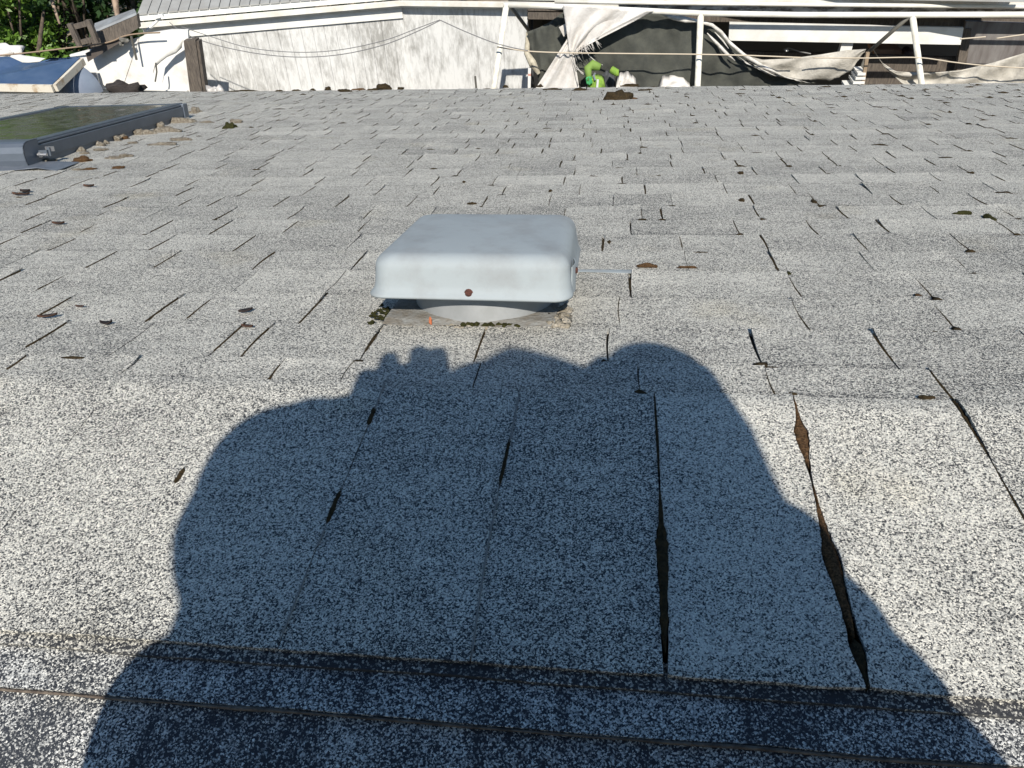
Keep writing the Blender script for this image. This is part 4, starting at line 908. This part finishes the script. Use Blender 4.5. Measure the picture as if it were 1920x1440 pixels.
poly_slab([(130, 103), (160, 95), (210, 88), (235, 78), (261, 70), (230, 162), (212, 220), (160, 220), (150, 140)], YP+.012, .03, M_WP, 'sheet', pnl)
mb = MB(); mb.beam(aty(170, 166, YP-.02), aty(352, 170, YP-.02), .012, .015); mb.build('bottom_trim', M_WHITE, pnl)
# weathered tilted board and box with its frame
wb = empty('weathered_panel', aty(220, 60, 7.45), 'tilted grey weathered board with pale top face over the white panel', 'board')
Pq = [aty(176, 62, 7.66), aty(256, 27, 7.66), aty(260, 52, 7.64), aty(168, 112, 7.62)]
mb = MB(); mb.hexa(Pq+[p+Vector((0, .05, .0)) for p in Pq]); mb.build('face', M_GREYW, wb)
Pq = [aty(176, 62, 7.655), aty(256, 28, 7.655), aty(252, 21, 7.83), aty(178, 48, 7.85)]
mb = MB(); mb.hexa(Pq+[p+Vector((0, .01, .02)) for p in Pq]); mb.build('top_face', mat('grey_tin', (.36, .38, .39), .55, .3, noise_scale=8, col2=(.25, .25, .25)), wb)
Pq = [aty(160, 100, 7.61), aty(245, 62, 7.63), aty(222, 82, 7.60), aty(165, 116, 7.59)]
mb = MB(); mb.hexa(Pq+[p+Vector((0, .03, .0)) for p in Pq]); mb.build('lower_board', mat('dark_board', (.08, .065, .055), .9, noise_scale=20), wb)
wf = empty('wooden_frame', aty(155, 60, 7.5), 'small grey wooden frame without glass beside the tilted board', 'wooden frame')  # plain open wooden frame among the yard debris
for i, (a, b, wd) in enumerate((((131, 44), (150, 86), .05), ((165, 37), (182, 80), .05))):
    mb = MB(); mb.beam(aty(*a, 7.48), aty(*b, 7.48), wd, .04); mb.build('stile', M_GREYW, wf)
for a, b in (((136, 51), (166, 43)), ((149, 80), (178, 73))):
    mb = MB(); mb.beam(aty(*a, 7.50), aty(*b, 7.50), .045, .03); mb.build('cross_rail', M_GREYW, wf)
# broken white spout with its shadow on the panel
sp_ = MB(); q = [(343, 80), (332, 90), (315, 98), (303, 108), (292, 118), (288, 132)]
P = []
for i, (x, y) in enumerate(q):
    c = aty(x, y, YP-.10-.012*i); w_ = [.05, .055, .05, .045, .045, .03][i]
    P.append([c+Vector((math.cos(a_)*w_*.5, -.3*w_*math.sin(a_), math.cos(a_)*w_*.9)) for a_ in [0, .5, 1, 1.57, 2.1, 2.6, 3.14]])
sp_.grid(P, 0, Vector((0, .004, 0))); o = sp_.build('broken_spout', M_CREAM, smooth=True); tag(o, 'curved broken white gutter spout hanging left of the wooden post', 'spout')
mb = MB(); mb.tube([aty(292, 118, 7.5), aty(294, 135, 7.5), aty(291, 153, 7.5)], .008, 6); tag(mb.build('thin_rod', M_DPIPE), 'thin dark rod hanging from the tip of the broken spout', 'rod')
mb = MB(); mb.beam(aty(246, 68, 7.6), aty(256, 112, 7.62), .018, .015); tag(mb.build('iron_bar', M_DPIPE), 'short dark bar fixed to the white panel below the cable', 'bar')
mb = MB(); mb.blob(aty(232, 77, 7.58), .04, (1.3, .7, .8)); mb.blob(aty(228, 84, 7.58), .025, (1, 1, 1)); tag(mb.build('cable_clamp', M_DPIPE), 'dark cable clamp on the upper edge of the white panel', 'clamp')
mb = MB(); mb.tube([aty(275, 58, 7.9), aty(292, 42, 7.95), aty(300, 32, 8)], .016, 6); mb.beam(aty(288, 33, 7.95), aty(306, 28, 7.95), .03, .03); tag(mb.build('service_mast', M_WHITE), 'small white bracket at the left end of the eave gutter', 'bracket')
# blue-topped lid
bl = empty('blue_lid', aty(70, 140, 7.2), 'large blue sloping lid with weathered white rim at the left edge', 'lid')
lid = [(-60, 108), (18, 106), (42, 117), (70, 118), (95, 108), (150, 108), (98, 158), (-60, 155)]
M_BLUE = mat('blue_plastic', (.045, .085, .17), .35, noise_scale=7, col2=(.075, .12, .21), det=8)
f = []; 
for (x, y) in lid: f.append(atz(x, y, -1.95+.0*x) if y < 0 else aty(x, y, 7.5 if y < 130 else 6.9))
n = len(f); mb = MB(); mb.add(f+[p+Vector((0, 0, -.03)) for p in f], [tuple(range(n)), tuple(range(2*n-1, n-1, -1))]+[(i, (i+1) % n, (i+1) % n+n, i+n) for i in range(n)]); mb.build('blue_top', M_BLUE, bl)
M_RIM = mat('weathered_rim', (.6, .56, .47), .8, noise_scale=9, col2=(.35, .24, .13), lo=.5, hi=.7)
mb = MB(); dz = Vector((0, -.012, -.035)); mb.beam(f[7]+dz, f[6]+dz, .065, .03); mb.build('front_rim', M_RIM, bl)
mb = MB(); mb.beam(f[6]+Vector((.02, 0, -.035)), f[5]+Vector((.02, 0, -.035)), .03, .065, side=Vector((0, 0, 1))); mb.build('side_rim', M_RIM, bl)
mb = MB(); q = [aty(x, y, 7.0) for x, y in ((-60, 163), (96, 165), (70, 176), (-60, 176))]; mb.hexa(q+[p+Vector((0, .5, 0)) for p in q]); mb.build('white_base', M_WHITE, bl)
mb = MB(); P = []
for i in range(25):
    a_ = math.pi*i/24; row = []
    for j in range(9):
        b_ = math.pi/2*j/8; c = aty(132, 178, 7.35); row.append(c+Vector((-.30*math.cos(a_)*math.cos(b_), -.28*math.sin(b_)+.1, .30*math.sin(a_)*math.cos(b_))))
    P.append(row)
mb.grid(P); o = mb.build('grey_dome', mat('grey_plastic_dome', (.20, .24, .30), .5, noise_scale=6, col2=(.16, .19, .25)), smooth=True); tag(o, 'smooth grey-blue dome beside the blue lid', 'dome')
mb = MB(); mb.blob(aty(8, 99, 7.9), .12, (1.6, 1, .7), sub=3); o = mb.build('white_bundle', M_CLOTH, smooth=True); tag(o, 'small white bundle at the left edge above the blue lid', 'bundle')
mb = MB(); q = [aty(x, y, 7.75) for x, y in ((20, 104), (80, 112), (60, 125), (14, 122))]; mb.hexa(q+[p+Vector((0, .05, 0)) for p in q]); tag(mb.build('white_sheet', M_WHITE), 'white sheet showing behind the notch of the blue lid', 'sheet')
mb = MB()
for i, x in enumerate((394, 404, 413)): mb.blob(aty(x, 170+(i == 1)*2, 6.0), .035, (1, .8, 1.1), sub=2, seed=i, rough=.4)
o = mb.build('pale_bag', mat('crumpled_plastic', (.55, .53, .50), .3, noise_scale=20, col2=(.3, .28, .26)), smooth=True); tag(o, 'small crumpled pale plastic bag just right of the wooden post', 'bag')

# ---- trees and undergrowth at the upper left
M_LEAF = [mat('leaf_green', (.075, .15, .018), .5, noise_scale=1.2, col2=(.12, .22, .03)), mat('leaf_deep', (.022, .055, .016), .55, noise_scale=1.2, col2=(.04, .085, .02)), mat('leaf_mid', (.045, .09, .02), .5, noise_scale=1.5, col2=(.07, .13, .025))]
for M_ in M_LEAF:
    n = M_.node_tree; b = n.nodes['Principled BSDF']; b.inputs['Transmission Weight'].default_value = 0
    tr_ = n.nodes.new('ShaderNodeBsdfTranslucent'); ms = n.nodes.new('ShaderNodeMixShader'); ms.inputs[0].default_value = .25
    tr_.inputs[0].default_value = (.12, .22, .03, 1); out = n.nodes['Material Output']; n.links.new(b.outputs[0], ms.inputs[1]); n.links.new(tr_.outputs[0], ms.inputs[2]); n.links.new(ms.outputs[0], out.inputs[0])
M_TRUNK = mat('bark', (.12, .09, .065), .95, noise_scale=12, col2=(.05, .04, .03), bump=1, bump_scale=30, stretch=(2, 2, .5))
def tree(base, H_, cr, label, seed, m, nleaf=3500, ls=.07, low=.25, group='trees behind the building'):
    rnd = random.Random(seed); root = empty('tree', base, label, 'tree', group); base = Vector(base)
    tk = MB(); top = base+Vector((rnd.uniform(-.4, .4), rnd.uniform(-.3, .3), H_*.75))
    tk.tube([base, base.lerp(top, .4)+Vector((.1, 0, 0)), top], [.16*H_/8, .11*H_/8, .03], 8)
    cl = []
    for i in range(26):
        t = low+(1-low)*rnd.random(); a_ = rnd.uniform(0, 6.283); rr = cr*rnd.uniform(.25, 1)*(1-.55*abs(t-.5)*1.2)
        c = base+Vector((math.cos(a_)*rr, math.sin(a_)*rr, H_*t)); cl.append((c, cr*rnd.uniform(.22, .42)))
        if i % 2 == 0: tk.tube([base.lerp(top, min(1, t*.7)), c], [.045*H_/8, .012], 5)
    tk.build('trunk', M_TRUNK, root, smooth=True)
    vs = []; fs = []
    for i in range(nleaf):
        c, r_ = cl[rnd.randrange(len(cl))]
        d = Vector((rnd.gauss(0, 1), rnd.gauss(0, 1), rnd.gauss(0, .8))); d.normalize(); p = c+d*r_*rnd.random()**.45
        a_ = Vector((rnd.gauss(0, 1), rnd.gauss(0, 1), rnd.gauss(0, .6))).normalized(); b_ = a_.cross(Vector((rnd.gauss(0, 1), rnd.gauss(0, 1), rnd.gauss(0, 1)))).normalized(); l_ = ls*rnd.uniform(.6, 1.4)
        o = len(vs); vs += [p-a_*l_, p+b_*l_*.45, p+a_*l_, p-b_*l_*.45]; fs.append((o, o+1, o+2, o+3))
    mb = MB(); mb.add(vs, fs); mb.build('crown', m, root, recalc=False); return root
def tx(px, Y): return (aty(px, 60, Y).x, Y, GZ)
tree(tx(18, 9.3), 2.5, .62, 'bright green leafy bush at the upper left corner of the picture', 1, M_LEAF[0], 4200, .045, .25)
tree(tx(-60, 9.8), 3.0, 1.0, 'pale green bush at the very left edge', 9, M_LEAF[0], 4200, .05, .15)
tree(tx(60, 10.6), 3.0, .9, 'dark low bush behind the bright one at the upper left', 6, M_LEAF[2], 3800, .055, .05)
tree(tx(110, 10.2), 2.4, .7, 'dark scrubby bush behind the small wooden frame', 7, M_LEAF[1], 3000, .055, .05)
tree(tx(185, 10.8), 3.2, 1.1, 'dark green bush behind the tilted board', 10, M_LEAF[1], 5200, .06, .05)
tree(tx(262, 11.2), 3.3, 1.0, 'dark bush at the left end of the grey metal roof', 11, M_LEAF[1], 4600, .06, .05)
tree(tx(150, 10.0), 3.6, .5, 'yellow-green leafy sprays hanging over the tilted board', 8, M_LEAF[0], 700, .05, .72)
tree((-7.6, 13.6, GZ+.1), 7.5, 2.2, 'dark tree standing behind the low bushes', 2, M_LEAF[1], 5000, .085, .1)
tree((-4.9, 14.5, GZ+.1), 8, 2.6, 'dark tree rising behind the left end of the grey metal roof', 3, M_LEAF[1], 5000, .085, .12)
tree((-11.5, 14.5, GZ+.1), 8.5, 2.8, 'tall mid-green tree behind the bushes at the far left', 4, M_LEAF[2], 5000, .09, .1)
# dry branches among the bushes
for i, (a, b, r_, lb) in enumerate((((72, 100, 9.2), (82, 20, 9.6), .028, 'dark bare branch standing left of the wooden frame'), ((95, -5, 9.7), (112, 45, 9.5), .022, 'pale peeling branch at the top, above the wooden frame'), ((215, -5, 9.9), (222, 40, 9.8), .04, 'pale dry trunk piece above the tilted board'))):
    mb = MB(); p = aty(*a); q = aty(*b); pts = [p.lerp(q, t/5)+Vector((.04*noise.noise(Vector((t, i, 0))), 0, .03*noise.noise(Vector((t, i, 5))))) for t in range(6)]
    mb.tube(pts, [r_*(1.1-.1*t) for t in range(6)], 8)
    tag(mb.build('dry_branch', mat('dry_wood', (.36, .27, .2), .9, noise_scale=14, col2=(.14, .1, .075)) if i else M_TRUNK, smooth=True), lb, 'branch', 'dry branches at the upper left')
for i, (x, y, h) in enumerate(((-15, 20, 9), (-9.5, 21, 10), (-3, 22, 10), (4, 23, 9), (10, 21, 9))):
    tree((x, y, GZ+.2), h, 3.3, ['leafy tree far back at the left of the row', 'second leafy tree from the left in the far row', 'middle leafy tree of the far row', 'fourth leafy tree of the far row', 'rightmost leafy tree of the far row'][i], 20+i, M_LEAF[2 if i % 2 else 1], 3600, .13, .08, 'far row of trees')
# leaf litter and sticks on the bank
lt = MB(); rnd = random.Random(31)
for i in range(2600):
    x = rnd.uniform(-13, -4.5); y = rnd.uniform(8.9, 15); p = Vector((x, y, GZ+.06+.7*rnd.random()**3+.25*max(0, noise.noise(Vector((x*.8, y*.8, 0))))))
    a_ = Vector((rnd.gauss(0, 1), rnd.gauss(0, 1), rnd.gauss(0, .5))).normalized(); b_ = a_.cross(Vector((rnd.gauss(0, 1), rnd.gauss(0, 1), rnd.gauss(0, 1)))).normalized(); l_ = rnd.uniform(.04, .12)
    lt.add([p-a_*l_, p+b_*l_*.6, p+a_*l_, p-b_*l_*.6], [(0, 1, 2, 3)])
tag(lt.build('leaf_litter', mat('dry_leaves', (.34, .24, .16), .9, noise_scale=3, col2=(.16, .09, .05)), recalc=False), 'dry brown leaves covering the bank under the trees', 'leaf litter', kind='stuff')
